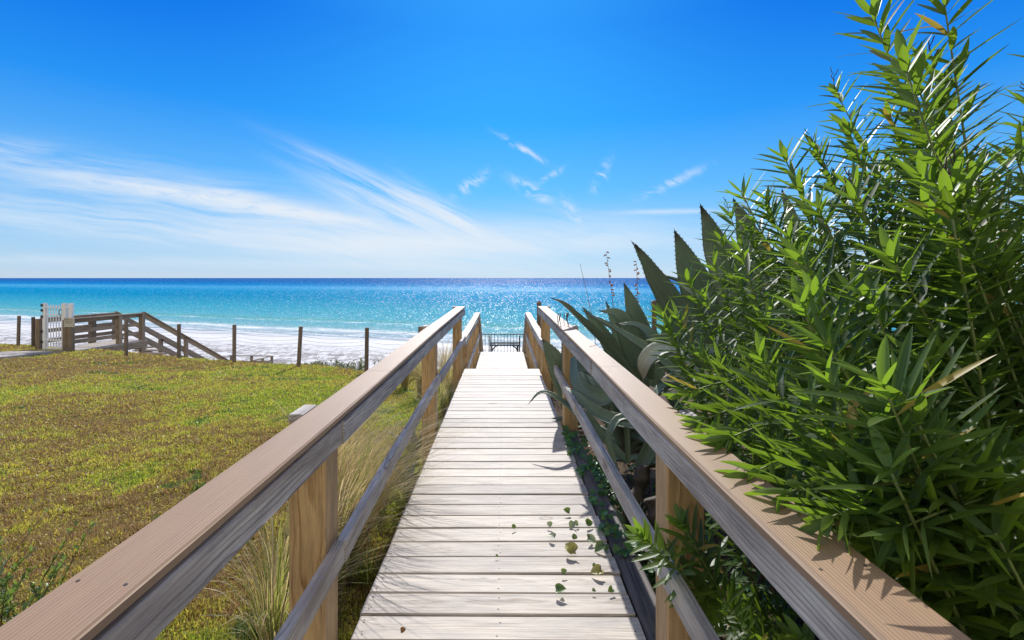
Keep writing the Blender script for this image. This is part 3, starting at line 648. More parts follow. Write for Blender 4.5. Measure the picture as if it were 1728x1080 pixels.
# ------------------------------------------------------------------ plants
def leaf_strip(mb, P0, D, Nn, L, W, droop=.1, fold=.25, segs=6, r=None, mi=0, prof=None, twist=0):
    """one lance-shaped leaf: base P0, direction D, upper side Nn"""
    D = D.normalized(); Sd = D.cross(Nn).normalized(); Nn = Sd.cross(D).normalized(); r = random.random() if r is None else r
    vs = []; wc = []; p = Vector(P0); d = D.copy(); nn = Nn.copy(); st = L/segs
    for i in range(segs+1):
        t = i/segs
        w = W*(prof(t) if prof else (math.sin(math.pi*min(1, t*.97+.03)**.85)**.75)) if t < 1 else 0.0005
        if i == 0: w = W*.12
        sd = d.cross(nn).normalized()
        vs += [p-sd*w/2+nn*fold*w/2, p, p+sd*w/2+nn*fold*w/2]; wc += [(-1, t, r), (0, t, r), (1, t, r)]
        p = p+d*st
        d = (d+Vector((0, 0, -1))*droop/segs*2+Sd*twist/segs).normalized(); nn = sd.cross(d).normalized() if False else d.cross(sd*-1).normalized()
        if nn.dot(Nn) < 0: nn = -nn
    fs = []
    for i in range(segs):
        a = i*3; fs += [(a, a+1, a+4, a+3), (a+1, a+2, a+5, a+4)]
    mb.add(vs, fs, wc, 0, mi, True)
def cane(stm, fol, base, tip, bend, leaf_from=.35, step=.042, L=.145, W=.021, seed=0, top_young=True, rad=.008, dens=3, mid=None):
    rd = random.Random(seed); base = Vector(base); tip = Vector(tip)
    c1 = base.lerp(tip, .35)+Vector(bend); c2 = base.lerp(tip, .7)+Vector(bend)*.6
    pts = spline([base, c1, c2, tip] if mid is None else [base]+[Vector(m) for m in mid]+[tip], 14)
    k = int(len(pts)*.55)
    stm.tube(pts[:k+1], rad, rad*.62, 6, 0, 0.5); stm.tube(pts[k:], rad*.62, rad*.3, 5, 1, 0.5)
    Ls = [0]
    for a, b in zip(pts[:-1], pts[1:]): Ls.append(Ls[-1]+(b-a).length)
    tot = Ls[-1]; s = tot*leaf_from; ph = rd.uniform(0, 6)
    while s < tot:
        t = s/tot; i = min(range(len(Ls)-1), key=lambda q: abs((Ls[q]+Ls[q+1])/2-s)); u = (s-Ls[i])/max(1e-6, Ls[i+1]-Ls[i]); u = min(max(u, 0), 1)
        P = pts[i].lerp(pts[i+1], u); T = (pts[i+1]-pts[i]).normalized()
        U = T.cross(Vector((.3, .1, .95))).normalized(); V = T.cross(U)
        near = (tot-s)
        pitch = math.radians(34+min(1, near/.10)*25+rd.uniform(-8, 10)); ln = L*(.6+.4*min(1, near/.08))*rd.uniform(.75, 1.12)
        for j in range(dens):
            if rd.random() < .06+.25*max(0, (.5-t)): continue
            a = ph+j*6.283/dens+rd.uniform(-.25, .25); R = U*math.cos(a)+V*math.sin(a)
            D = T*math.cos(pitch)+R*math.sin(pitch); Nn = T*math.sin(pitch)-R*math.cos(pitch)
            leaf_strip(fol, P, D, Nn, ln, W*rd.uniform(.85, 1.15), rd.uniform(.0, .16), rd.uniform(.15, .5), 6, rd.random()*.88 if near > .05 or not top_young else rd.uniform(.6, 1), twist=rd.uniform(-.2, .2))
        ph += 1.05+rd.uniform(-.2, .2); s += step*rd.uniform(.8, 1.2)*(1 if near > .08 else .55)
def seedhead(mb, p, d, rd):
    d = Vector(d).normalized(); mb.tube([p, p+d*.05], .0022, .0015, 4)
    for j in range(5):
        q = p+d*(.02+.012*j); e = (d+Vector((rd.uniform(-1, 1), rd.uniform(-1, 1), rd.uniform(-.3, .8)))*.9).normalized()
        mb.tube([q, q+e*.02, q+e*.032+Vector((0, 0, .006))], .0014, .0022, 4)
def shrub(label, loc, canes, name='oleander_bush'):
    t = thing(name, label, 'bush', loc); st = MB(); fo = MB(); sd = MB(); rd = random.Random(5)
    for i, c in enumerate(canes):
        cane(st, fo, seed=i*17+3, **c)
        tp = Vector(c['tip'])
        if i % 3 == 0 and c['tip'][2] > 1.6: seedhead(sd, tp, (rd.uniform(-.4, .1), 0, 1), rd)
    part(st, 'stem', [M['stem'], M['stem_g']], t); part(fo, 'foliage', M['oleander'], t, 'lf')
    if sd.v: part(sd, 'seed_head', M['pod'], t)
    return t
rb = random.Random(11)
hero = [(1592, -5, 1.62), (1470, 20, 1.95), (1408, 150, 2.25), (1322, 262, 2.35), (1250, 322, 2.65), (1375, 250, 2.2), (1500, 190, 1.9), (1745, 175, 1.9), (1790, 90, 1.55),
        (1203, 445, 2.55), (1160, 470, 2.7), (1130, 560, 2.45), (1118, 530, 2.55), (1250, 425, 2.2), (1330, 400, 1.95), (1440, 330, 1.6), (1560, 300, 1.35), (1380, 350, 1.8),
        (1215, 620, 2.15), (1180, 600, 2.3), (1290, 540, 1.95), (1640, 330, 1.3), (1290, 330, 2.4), (1230, 360, 2.8), (1265, 390, 2.6), (1215, 400, 2.7), (1300, 360, 2.5), (1190, 500, 2.6), (1240, 470, 2.5), (1145, 540, 2.6), (1600, 140, 1.9), (1540, 200, 2.0), (1450, 270, 2.1), (1640, 300, 2.0), (1700, 270, 1.9), (1575, 110, 1.75), (1730, 215, 2.2), (1400, 300, 2.3), (1430, 215, 2.05), (1540, 120, 1.8), (1345, 310, 2.1)]
canA = []; canB = []
def mk(px, py, Y, leafL=None, lean=None):
    tip = at(px, py, Y)
    hgt = tip.z+.35; lean = (rb.uniform(.5, .85) if lean is None else lean)
    bx = tip.x+lean*hgt*.55+rb.uniform(-.1, .15); by = Y+rb.uniform(-.15, .35)
    bx = max(bx, .95)
    bx = min(bx, tip.x+1.25)
    return dict(base=(bx, by, float(zg(bx, by))-.03), tip=tuple(tip), bend=(rb.uniform(.03, .14), rb.uniform(-.08, .08), rb.uniform(.0, .06)), leaf_from=rb.uniform(.18, .38), L=rb.uniform(.16, .215), W=rb.uniform(.019, .0245), rad=rb.uniform(.006, .010))
for px, py, Y in hero:
    c = mk(px, py, Y, lean=(.16 if px > 1500 else None)); (canA if Y < 2.05 else canB).append(c)
def xleft(y):
    return float(np.interp(y, [0, 50, 150, 200, 250, 300, 400, 450, 500, 560, 620, 700, 750, 800, 850, 900, 950, 1000, 1080],
                           [1600, 1460, 1430, 1450, 1340, 1290, 1270, 1240, 1210, 1180, 1180, 1200, 1230, 1290, 1350, 1420, 1480, 1540, 1640]))
cnt = 0
while cnt < 205:
    py = rb.uniform(60, 1060); 
    if py < 330 and rb.random() < .55: continue
    xl = xleft(py); px = xl+30+abs(rb.gauss(0, 1))*260+rb.uniform(0, 180)
    if px > 1590 and py < 260: continue
    if px > 2200: continue
    ymin = max(.85, .70*F/(px-CX)); Y = ymin*1.03+rb.random()**1.3*(2.2 if py > 300 else 1.6)
    if Y > 4.2: continue
    tip = at(px, py, Y)
    if tip.z < .12 or tip.x < .72 or tip.x > 4.2 or tip.z > 2.7: continue
    if tip.z < .98 and tip.x < .82: continue
    if Y < 1.15 and tip.z > 1.35: continue
    (canA if Y < 2.05 else canB).append(mk(px, py, Y)); cnt += 1
# bending close-up shoots over the cap
for px, py, Y, bx, by in ((1395, 640, 1.08, 1.15, .95), (1575, 760, .98, 1.25, .9), (1600, 330, 1.15, 1.3, 1.2), (1440, 700, 1.2, 1.3, 1.1), (1500, 900, .95, 1.1, .8), (1310, 760, 1.5, 1.3, 1.4), (1250, 720, 1.75, 1.35, 1.7), (1680, 900, .85, 1.3, .8)):
    tip = at(px, py, Y); canA.append(dict(base=(bx, by, -.33), tip=tuple(tip), bend=(.08, 0, .05), leaf_from=.3, L=.155, W=.0215, rad=.008))
for px, py, Y in ((1150, 668, 1.95), (1178, 712, 1.68), (1215, 745, 1.50), (1262, 800, 1.27), (1322, 835, 1.12), (1385, 880, .98), (1250, 700, 1.7), (1345, 770, 1.32), (1440, 850, 1.05), (1500, 900, .92)):
    tip = at(px, py, Y); bx = tip.x+rb.uniform(.75, 1.0); by = Y+rb.uniform(.05, .3)
    canA.append(dict(base=(bx, by, -.33), tip=tuple(tip), bend=(0, 0, 0), mid=[(bx-.10, by, .45), (tip.x+.42, Y+.08, tip.z+.02), (tip.x+.18, Y+.02, tip.z+.05)], leaf_from=.22, L=.165, W=.0205, rad=.007, step=.036))
# the low branch poking through the railing
for px, py, Y, mids in ((1085, 905, 1.58, [(1.02, 1.75, .05), (.78, 1.66, .30)]), (1150, 880, 1.60, [(1.05, 1.6, .1), (.80, 1.6, .33)])):
    tip = at(px, py, Y); canA.append(dict(base=(1.2, 1.9, -.35), tip=tuple(tip), bend=(0, 0, 0), mid=mids, leaf_from=.30, L=.125, W=.021, rad=.006, step=.026))
for j in range(16):      # low twigs below the rail on the right
    x = rb.uniform(.80, 1.25); yy = rb.uniform(1.0, 2.2); canA.append(dict(base=(x+.35, yy+.1, -.33), tip=(x-rb.uniform(-.02, .08), yy, rb.uniform(-.1, .55)), bend=(0, 0, .08), leaf_from=.35, L=.13, W=.021, rad=.006))
shrub('near oleander bush with long narrow leaves leaning over the right railing cap', (1.5, 1.4, -.33), canA)
shrub('taller rear oleander bush between the agave and the near oleander', (2.2, 2.8, -.33), canB)

# ---- agaves
def agave_leaf(mb, pts, W, Nv, n=16, base=.62, th=.028, ch=.38, teeth=True, maxat=None, r=None, tipw=2.0):
    C_ = spline(pts, n); r = random.random() if r is None else r; Nv = Vector(Nv).normalized(); K = 9; up = []; lo = []; wcu = []
    Tn = [(C_[min(i+1, n)]-C_[max(i-1, 0)]).normalized() for i in range(n+1)]
    sd0 = None; edges = [[], []]
    for i, p in enumerate(C_):
        t = i/n; T = Tn[i]; s = T.cross(Nv)
        if s.length < .15: s = sd0 if sd0 is not None else T.cross(Vector((0, 0, 1)))
        s = s.normalized()
        if sd0 is not None and s.dot(sd0) < 0: s = -s
        sd0 = s; nn = s.cross(T).normalized()
        if i == 0: n0 = nn
        w = W*min(1, base+(1-base)*t/.38)*(1-t**tipw) + .003
        if maxat: w = W*(base+(1-base)*math.sin(min(1, t/maxat)*math.pi/2))*(1-max(0, (t-maxat)/(1-maxat))**1.6)+.003
        thk = th*(1-t)+.003
        for j in range(K):
            q = -1+2*j/(K-1)
            wob_ = .02*W*math.sin(t*23+q*3+r*30)
            b = p+s*q*w/2+nn*(ch*w*.5*(q*q)+wob_*(abs(q)))
            up.append(b); lo.append(b-nn*thk*(1-q*q)**.7-nn*.0015); wcu.append((q, t, r))
        edges[0].append((up[-K], -s)); edges[1].append((up[-1], s))
    m = (n+1)*K; fs = []
    for i in range(n):
        for j in range(K-1):
            a = i*K+j; fs.append((a, a+1, a+K+1, a+K)); fs.append((m+a, m+a+K, m+a+K+1, m+a+1))
        a = i*K; fs.append((a, a+K, m+a+K, m+a)); a = i*K+K-1; fs.append((a, m+a, m+a+K, a+K))
    mb.add(up+lo, fs, wcu+wcu, 0, 0, True)
    if teeth:
        for E in edges:
            for (a, s1), (b, s2), tt in zip(E[:-1], E[1:], Tn):
                L = (b-a).length; k = max(1, int(L/.035))
                for q in range(k):
                    u = (q+.5)/k; p = a.lerp(b, u); mb.add([p-tt*.006, p+tt*.006, p+s1*.011+tt*.004], [(0, 1, 2)], [(1, .95, r)]*3)
    e = C_[-1]; mb.tube([e-Tn[-1]*.02, e+Tn[-1]*.02], .0035, .0008, 5); mb.wc[-10:] = [(1, 1, r)]*10
def agave_plant(label, loc, leaves, mat_=None, name='agave'):
    t = thing(name, label, 'agave', loc)
    for L in leaves:
        mb = MB(); kw = dict(L[3]) if len(L) > 3 else {}; ml = kw.pop('mat', M['agave']); lab = kw.pop('label', None)
        agave_leaf(mb, L[0], L[1], L[2], **kw); o = part(mb, 'leaf', ml, t, 'lf')
        if lab: o['label'] = lab
    return t
A = lambda *p: [at(*q) for q in p]
cam_n = (-.2, -.9, .35); away = (.2, .8, .4)
agave_plant('largest blue-green agave with tall upright spiked leaves behind the right railing', (1.9, 4.3, -.35), [
    (A((1215, 680, 4.3), (1170, 560, 4.15), (1120, 480, 4.05), (1072, 412, 4.0)), .40, (-.75, -.35, .5)),
    (A((1215, 660, 4.5), (1160, 540, 4.4), (1110, 470, 4.35), (1066, 408, 4.3)), .26, (-.7, .2, .6)),
    (A((1225, 650, 4.35), (1195, 540, 4.3), (1165, 460, 4.25), (1138, 388, 4.2)), .44, (-.35, -.8, .4)),
    (A((1270, 640, 4.3), (1250, 520, 4.2), (1212, 430, 4.1), (1182, 345, 4.0)), .46, (-.3, -.85, .35)),
    (A((1300, 640, 4.4), (1290, 500, 4.3), (1262, 410, 4.2), (1238, 335, 4.1)), .46, (-.1, -.85, .35)),
    (A((1330, 640, 4.6), (1340, 500, 4.6), (1335, 400, 4.5), (1320, 320, 4.4)), .44, (.1, -.9, .3)),
    (A((1230, 620, 4.9), (1190, 510, 5.0), (1140, 472, 5.05), (1090, 468, 5.1)), .20, (-.2, -.1, .95)),
    (A((1220, 700, 4.1), (1150, 640, 4.0), (1065, 575, 3.9), (983, 524, 3.8)), .27, (-.35, -.35, .85), dict(base=.8)),
    (A((1225, 700, 4.5), (1150, 640, 4.6), (1090, 560, 4.6), (1040, 545, 4.6)), .26, (-.4, -.3, .8)),
    (A((1235, 720, 3.9), (1170, 660, 3.7), (1120, 655, 3.6), (1090, 700, 3.55)), .24, (-.3, .1, .95)),
    (A((1215, 700, 3.9), (1160, 615, 3.7), (1120, 590, 3.6), (1090, 612, 3.55), (1086, 640, 3.55)), .15, (-.3, -.5, .8), dict(mat=M['agave_pale'], label='pale bleached leaf folded over at its end', base=.8, teeth=False, maxat=.6)),
    (A((1260, 720, 3.9), (1250, 640, 3.6), (1215, 600, 3.4), (1175, 590, 3.3)), .28, (-.2, -.5, .8)),
    (A((1300, 700, 4.6), (1390, 560, 4.7), (1450, 470, 4.8), (1500, 400, 4.9)), .40, (.6, -.6, .3)),
])
agave_plant('middle agave with one upright leaf and one drooping leaf reaching over the railing cap', (1.5, 5.6, -.45), [
    (A((1090, 640, 5.5), (1082, 570, 5.45), (1068, 520, 5.4), (1053, 477, 5.4)), .30, (-.3, -.85, .3)),
    (A((1080, 650, 5.1), (1030, 590, 5.0), (985, 545, 4.9), (950, 512, 4.8), (931, 503, 4.75)), .22, (-.6, -.3, .7), dict(base=.7)),
    (A((1085, 650, 5.5), (1068, 580, 5.4), (1045, 535, 5.35), (1010, 524, 5.3)), .30, (-.5, -.5, .6)),
    (A((1060, 640, 5.9), (1045, 570, 5.9), (1035, 540, 5.9), (1022, 508, 5.9)), .17, (-.3, -.8, .3)),
    (A((1050, 640, 5.7), (1020, 570, 5.8), (1000, 540, 5.8), (983, 518, 5.8)), .17, (-.3, -.8, .3)),
    (A((1060, 650, 5.3), (1040, 600, 5.25), (1018, 560, 5.2), (995, 530, 5.2)), .20, (-.4, -.7, .4)),
    (A((1095, 650, 5.7), (1120, 590, 5.7), (1128, 540, 5.7), (1125, 500, 5.7)), .26, (.2, -.85, .3)),
    (A((1060, 660, 5.2), (1020, 640, 5.0), (985, 625, 4.9), (960, 600, 4.85)), .22, (-.5, -.4, .8)),
])
def rosette(label, c, n, L, W, a0, a1, e0, e1, seed):
    rd = random.Random(seed); c = Vector(c); ls = []
    for j in range(n):
        a = math.radians(rd.uniform(a0, a1)); el = math.radians(e0+(e1-e0)*(j+.5)/n+rd.uniform(-6, 6)); d = Vector((math.cos(a)*math.cos(el), math.sin(a)*math.cos(el), math.sin(el))); l = L*rd.uniform(.75, 1.1); dr = rd.uniform(0, .22)*(1-j/n)
        p1 = c+d*l*.5+Vector((0, 0, .05)); p2 = c+d*l*.85-Vector((0, 0, dr*l*.6)); p3 = c+d*l*1.05-Vector((0, 0, dr*l*1.6))
        if p3.z < -.3: p3.z = -.3
        ls.append(([c+d*.06, p1, p2, p3], W*rd.uniform(.8, 1.1), (-d.x*.8, -d.y*.8, .8), dict(base=.7, n=12)))
    return agave_plant(label, c, ls)
rosette('broad-leaved agave filling the bed below the tallest agave leaves', (1.75, 3.9, -.3), 13, 1.0, .22, 130, 290, 12, 68, 21)
rosette('spreading agave behind the second right railing post', (1.30, 4.9, -.35), 12, .85, .20, 120, 300, 15, 70, 22)
rosette('agave between the lower right railing and the sea view', (1.45, 6.6, -.5), 11, .95, .19, 0, 360, 25, 80, 23)
mb = MB()
for j in range(7):
    p = at(945+random.uniform(-3, 16), 527+random.uniform(-2, 4), 4.82); mb.tube(spline([p, p+Vector((random.uniform(-.02, .01), 0, -.07)), p+Vector((random.uniform(-.05, .03), -.02, -.15))], 4), .006, .002, 4)
o = mb.build('dead_leaf_tip', M['twig']); tag(o, 'brown shrivelled leaf shreds hanging from the drooping agave leaf at the rail end', 'dead leaf')
agave_plant('low agave with curling leaves pushing through the right railing onto the deck', (1.0, 4.1, -.4), [
    (A((990, 720, 4.3), (965, 690, 4.3), (935, 668, 4.3), (912, 662, 4.35), (893, 680, 4.3)), .075, (0, -.3, 1), dict(teeth=False)),
    (A((1110, 720, 3.5), (1060, 715, 3.55), (1010, 700, 3.65), (975, 668, 3.8), (952, 652, 3.95)), .15, (0, -.5, .8)),
    (A((970, 600, 4.5), (975, 640, 4.2), (1000, 668, 4.0), (1030, 672, 3.9), (1042, 655, 3.9)), .16, (-.8, -.3, .3), dict(maxat=.5)),
    (A((1120, 760, 3.3), (1080, 715, 3.3), (1045, 708, 3.3), (1028, 745, 3.25), (1046, 800, 3.2)), .11, (-.4, -.2, .9), dict(teeth=False)),
    (A((965, 690, 5.2), (950, 630, 5.2), (932, 595, 5.2), (915, 572, 5.2)), .30, (-.5, -.8, .2)),
    (A((975, 690, 5.4), (965, 630, 5.4), (958, 590, 5.4), (948, 560, 5.4)), .24, (-.5, -.8, .2)),
    (A((1060, 780, 3.7), (1020, 740, 3.8), (990, 700, 3.9), (975, 690, 4.0)), .09, (0, -.5, .8), dict(teeth=False)),
    (A((1060, 780, 3.6), (1058, 730, 3.6), (1052, 700, 3.6), (1042, 680, 3.6)), .05, (-.2, -.9, .2), dict(teeth=False)),
    (A((1080, 790, 3.9), (1110, 740, 3.9), (1130, 720, 3.9), (1150, 715, 3.8)), .16, (0, -.5, .8)),
])
def pup(label, c, n, L, W, seed):
    rd = random.Random(seed); c = Vector(c); ls = []
    for j in range(n):
        a = j*2.4+rd.uniform(-.3, .3); el = math.radians(rd.uniform(35, 75)); d = Vector((math.cos(a)*math.cos(el), math.sin(a)*math.cos(el), math.sin(el))); l = L*rd.uniform(.7, 1.1)
        ls.append(([c+d*.02, c+d*l*.5, c+d*l+Vector((0, 0, -.06*l))+Vector((d.x, d.y, 0))*l*.25], W, (-d.x, -d.y, .8), dict(n=7)))
    return agave_plant(label, c, ls, name='small_agave')
pup('small agave just behind the second left railing post', (-.98, 5.3, float(zg(-.98, 5.3))), 8, .42, .09, 2)
pup('small agave left of the deck between the first and second left posts', (-.86, 4.25, float(zg(-.86, 4.25))), 7, .34, .07, 3)
pup('small bluish agave among the stumps right of the deck', (.93, 3.5, -.42), 8, .34, .055, 4)
pup('small agave growing in front of the biggest agave trunk', (1.15, 3.1, -.42), 8, .30, .055, 8)
# pale dead agave leaves left
mb = MB(); agave_leaf(mb, [(-1.22, 1.93, -.27), (-1.05, 2.05, -.20), (-.93, 2.2, -.12), (-.84, 2.32, -.02)], .085, (.2, -.4, 1), teeth=False, n=10)
tag(mb.build('dead_agave_leaf', M['agave_pale'], None, 'lf'), 'pale grey-green dead agave leaf lying on the grass under the left railing', 'dead leaf')
mb = MB(); agave_leaf(mb, [(-.80, 1.98, -.28), (-.87, 2.02, -.20), (-.95, 2.06, -.17), (-1.02, 2.08, -.22)], .12, (.1, -.7, .6), teeth=False, n=10, ch=.9, base=.5)
tag(mb.build('dead_agave_leaf', M['agave_pale'], None, 'lf'), 'curled whitish dried leaf scrap beside the near left post', 'dead leaf')
# stumps under the agaves
def log(label, pts, r0, r1, seed):
    rd = random.Random(seed); mb = MB(); pp = spline(pts, 9); mb.tube(pp, r0, r1, 12, rf=lambda i: 1+.14*math.sin(i*2.1+seed)+.05*math.sin(i*5))
    o = mb.build('stump', M['bark']); sub = o.modifiers.new('sub', 'SUBSURF'); sub.levels = 2; sub.render_levels = 2
    tx = bpy.data.textures.new('bark', 'CLOUDS'); tx.noise_scale = .05; dm = o.modifiers.new('d', 'DISPLACE'); dm.texture = tx; dm.strength = .03; dm.mid_level = .5
    tag(o, label, 'stump'); return o
log('curved grey agave trunk rising beside the low agave', [(1.05, 3.75, -.5), (1.02, 3.7, -.28), (1.08, 3.72, -.12), (1.12, 3.8, -.02)], .085, .06, 1)
log('rounded brown stump right behind the near right post', [(.92, 2.45, -.5), (.90, 2.45, -.25), (.91, 2.5, -.02)], .13, .085, 2)
log('upright round stump below the railing cap behind the agave curl', [(1.12, 3.3, -.4), (1.10, 3.3, -.18), (1.08, 3.35, -.05)], .10, .085, 3)
log('thin fallen branch lying across the mulch under the right railing', [(.85, 2.9, -.33), (1.05, 3.0, -.27), (1.3, 3.0, -.18)], .035, .025, 4)
# ---- creeping vine along the right edge
vine = thing('creeping_vine', 'small round-leaved green vine creeping over the timber at the right deck edge', 'vine', (.68, 3.4, -.1)); mb = MB(); st = MB(); rd = random.Random(4)
def round_leaf(mb, c, nrm, d, s, r, mi=0, curl=.25):
    nrm = Vector(nrm).normalized(); d = Vector(d); d = (d-nrm*d.dot(nrm)).normalized(); sd = d.cross(nrm)
    prof = [(0, .15), (-.12, .42), (.1, .52), (.4, .50), (.7, .33), (1.0, 0)]
    vs = []; wc = []
    for a, w in prof:
        for q in (-1, 0, 1): vs.append(c+d*a*s+sd*q*w*s+nrm*(curl*s*(q*q*w)-.12*s*a*a)); wc.append((q, (a+.15), r))
    fs = []
    for i in range(len(prof)-1):
        a = i*3; fs += [(a, a+1, a+4, a+3), (a+1, a+2, a+5, a+4)]
    mb.add(vs, fs, wc, 0, mi, True)
for strand in range(26):
    y0 = rd.uniform(2.6, 4.6); p = Vector((.62+rd.uniform(.0, .28), y0, -.02)); pts = [p.copy()]; dv = Vector((rd.uniform(-.4, .5), rd.uniform(-1, .3), 0)).normalized()
    for j in range(9):
        dv = (dv+Vector((rd.uniform(-.5, .5), rd.uniform(-.5, .5), 0))).normalized(); p = p+dv*.04
        x = min(max(p.x, .585), 1.0); z = .0 if x < .735 else -.05-(x-.735)*.9
        p = Vector((x, p.y, max(z+rd.uniform(0, .03), -.3))); pts.append(p.copy())
        for q in range(2): round_leaf(mb, p+Vector((rd.uniform(-.02, .02), rd.uniform(-.02, .02), .012)), (rd.uniform(-.7, .3), rd.uniform(-.9, .2), 1), (rd.uniform(-1, 1), rd.uniform(-1, 1), 0), rd.uniform(.025, .045), rd.random())
    st.tube(pts, .0016, n=4)
part(mb, 'foliage', M['vine'], vine, 'lf'); part(st, 'stem', M['stem_g'], vine)
mb = MB(); st = MB(); weed = thing('ground_plant', 'leafy green weeds covering the mulch beneath the curled agave leaves', 'plant', (1.0, 3.1, -.3))
for j in range(130):
    x = rd.uniform(.82, 1.9); yy = rd.uniform(2.1, 4.6); z = float(zg(x, yy)); h = rd.uniform(.05, .28); top = Vector((x+rd.uniform(-.06, .06), yy+rd.uniform(-.05, .05), z+h)); b = Vector((x, yy, z))
    st.tube([b, top], .0016, n=4)
    for q in range(int(4+h*22)):
        p = b.lerp(top, rd.uniform(.2, 1)); round_leaf(mb, p, (rd.uniform(-.5, .5), rd.uniform(-.6, .2), 1), (rd.uniform(-1, 1), rd.uniform(-1, 1), .2), rd.uniform(.02, .045), rd.random())
part(mb, 'foliage', M['vine'], weed, 'lf'); part(st, 'stem', M['stem_g'], weed)
# ---- fallen leaves on the deck: each a thing
FL = [(960, 869, 1.3, 'g', 'greenish leaf lying highest and furthest up the deck of the scattered leaves'), (930, 892, 1.1, 'p', 'pale leaf with a green edge left of the leaf cluster'), (968, 889, 1.5, 'p', 'whitish cupped leaf at the top of the leaf cluster'),
      (990, 890, 1.5, 'g', 'green leaf right beside the whitish cupped leaf'), (935, 913, 1.3, 'p', 'white and green curled leaf at the left of the cluster'), (970, 915, 1.0, 'g', 'small dark round green leaf in the middle of the cluster'),
      (994, 916, 1.6, 'p', 'large grey-green leaf right of the middle of the cluster'), (968, 940, 2.2, 'y', 'big dry yellowish ragged leaf below the cluster'), (1018, 930, 2.0, 'g', 'largest green and yellow leaf near the right shadow edge'),
      (949, 972, .9, 'g', 'thin dark green leaf on a board gap below the dry yellow leaf'), (1013, 972, 1.8, 'y', 'folded yellow-green leaf casting a round shadow near the right edge'), (1003, 962, .7, 'g', 'tiny upright green leaf above the folded yellow-green leaf'),
      (940, 1005, 1.6, 'g', 'dark green leaf nearest the camera on the deck'), (1033, 1001, 1.0, 'g', 'small green leaf at the shadow edge nearest the camera'), (1000, 1002, .6, 'g', 'flat green bit of leaf stuck in a board gap'),
      (865, 895, .9, 'g', 'lone green leaf near the middle of the deck'), (837, 943, .5, 'g', 'tiny green leaf farthest left on the deck'), (677, 1071, .7, 'b', 'small reddish-brown leaf at the bottom left of the deck')]
for i, (px, py, sc, kd, lb) in enumerate(FL):
    Y = EYE*F/(py-HY); x = (px-CX)*Y/F; mb = MB(); rd = random.Random(i+40); s = .025*sc; a = rd.uniform(0, 6.28)
    c = Vector((x, Y, .012+.008*sc)); nn = Vector((rd.uniform(-.5, .5), rd.uniform(-.9, -.1), .9))
    round_leaf(mb, c, nn, (math.cos(a), math.sin(a), .1), s*1.15, rd.random()*.8, 0, .55)
    if sc > 1.4: round_leaf(mb, c+Vector((rd.uniform(-.01, .012), .004, .003)), (nn.x+.6, nn.y, .8), (math.cos(a+1.3), math.sin(a+1.3), .2), s*.8, rd.random()*.8, 0, .5)
    o = mb.build('fallen_leaf', M[{'g': 'fallen', 'p': 'fallen', 'y': 'fallen_y', 'b': 'fallen_b'}[kd]], None, 'lf'); tag(o, lb, 'leaf', 'fallen leaves on the deck')
    if kd == 'p': o.data.flip_normals()

# ---- tall wispy grass clumps beside the left railing
def grass_clump(label, loc, n, h, lean, spread, green=.3, w=.0052, seed=0, seedheads=0, name='grass_clump', group='wispy grass clumps beside the left railing'):
    rd = random.Random(seed); x, y = loc; z = float(zg(x, y)); t = thing(name, label, 'grass', (x, y, z), group); mb = MB(); 
    for j in range(n):
        a = rd.uniform(0, 6.283); r0 = rd.random()**.6*.07; b = Vector((x+math.cos(a)*r0, y+math.sin(a)*r0, z-.01)); hh = h*rd.uniform(.45, 1.1)
        out = Vector((math.cos(a), math.sin(a), 0))*spread*rd.uniform(.2, 1.3)+Vector(lean)*rd.uniform(.5, 1.4)
        P = spline([b, b+Vector((0, 0, hh*.45))+out*.15*hh, b+Vector((0, 0, hh*.85))+out*.55*hh, b+Vector((0, 0, hh*.98))+out*1.15*hh], 7); r = rd.random()*.85
        ww = w*rd.uniform(.7, 1.4); sd = Vector((math.cos(a+1.57+rd.uniform(-.8, .8)), math.sin(a+1.57), 0)).normalized(); vs = []; wc = []
        for i, p in enumerate(P):
            q = ww*(1-i/7)**.6+.0004; vs += [p-sd*q/2, p+sd*q/2]; wc += [(-.5, i/7, r), (.5, i/7, r)]
        mb.add(vs, [(2*i, 2*i+1, 2*i+3, 2*i+2) for i in range(7)], wc, 0, 1 if rd.random() < green else 0, True)
        if rd.random() < seedheads:
            for q in range(9):
                p = P[-1].lerp(P[-3], q/9); leaf_strip(mb, p, Vector((rd.uniform(-1, 1), rd.uniform(-1, 1), -.1)), Vector((0, 0, 1)), .02, .004, .5, segs=2, r=r)
    part(mb, 'foliage', [M['straw'], M['greenblade']], t, 'lf'); return t
gc = [('golden grass clump directly behind the near left post', (-1.02, 2.15), 420, .62, (.12, .1, 0), .5, .5), ('green-gold grass clump between near left post and lawn', (-1.16, 2.5), 380, .66, (.25, .1, 0), .5, .55),
      ('straw-coloured grass clump leaning toward the deck beyond the near post', (-1.0, 2.85), 480, .85, (.45, .1, 0), .45, .3), ('tall straw grass clump rising above the left railing cap', (-1.28, 3.25), 420, 1.0, (.25, .1, 0), .42, .15),
      ('dense golden grass clump midway between the first two left posts', (-1.02, 3.35), 480, .80, (.45, .15, 0), .5, .25), ('dry grass clump in the middle of the left bank', (-1.3, 3.9), 380, .72, (.3, .1, 0), .55, .2),
      ('brown-tipped grass clump short of the second left post', (-1.05, 4.0), 300, .55, (.3, .1, 0), .6, .3), ('low green grass tuft at the left deck edge below the mid rail', (-.82, 2.9), 160, .30, (.1, -.1, 0), .9, .8),
      ('green grass tuft at the left deck edge nearest the camera', (-.86, 1.7), 200, .30, (.0, -.1, 0), 1.0, .75), ('low green tuft beside the small agave left of the deck', (-.80, 3.9), 150, .28, (.1, 0, 0), .9, .8)]
for i, (lb, loc, n, h, ln, sp, gr) in enumerate(gc): grass_clump(lb, loc, n, h, ln, sp, gr, seed=i)
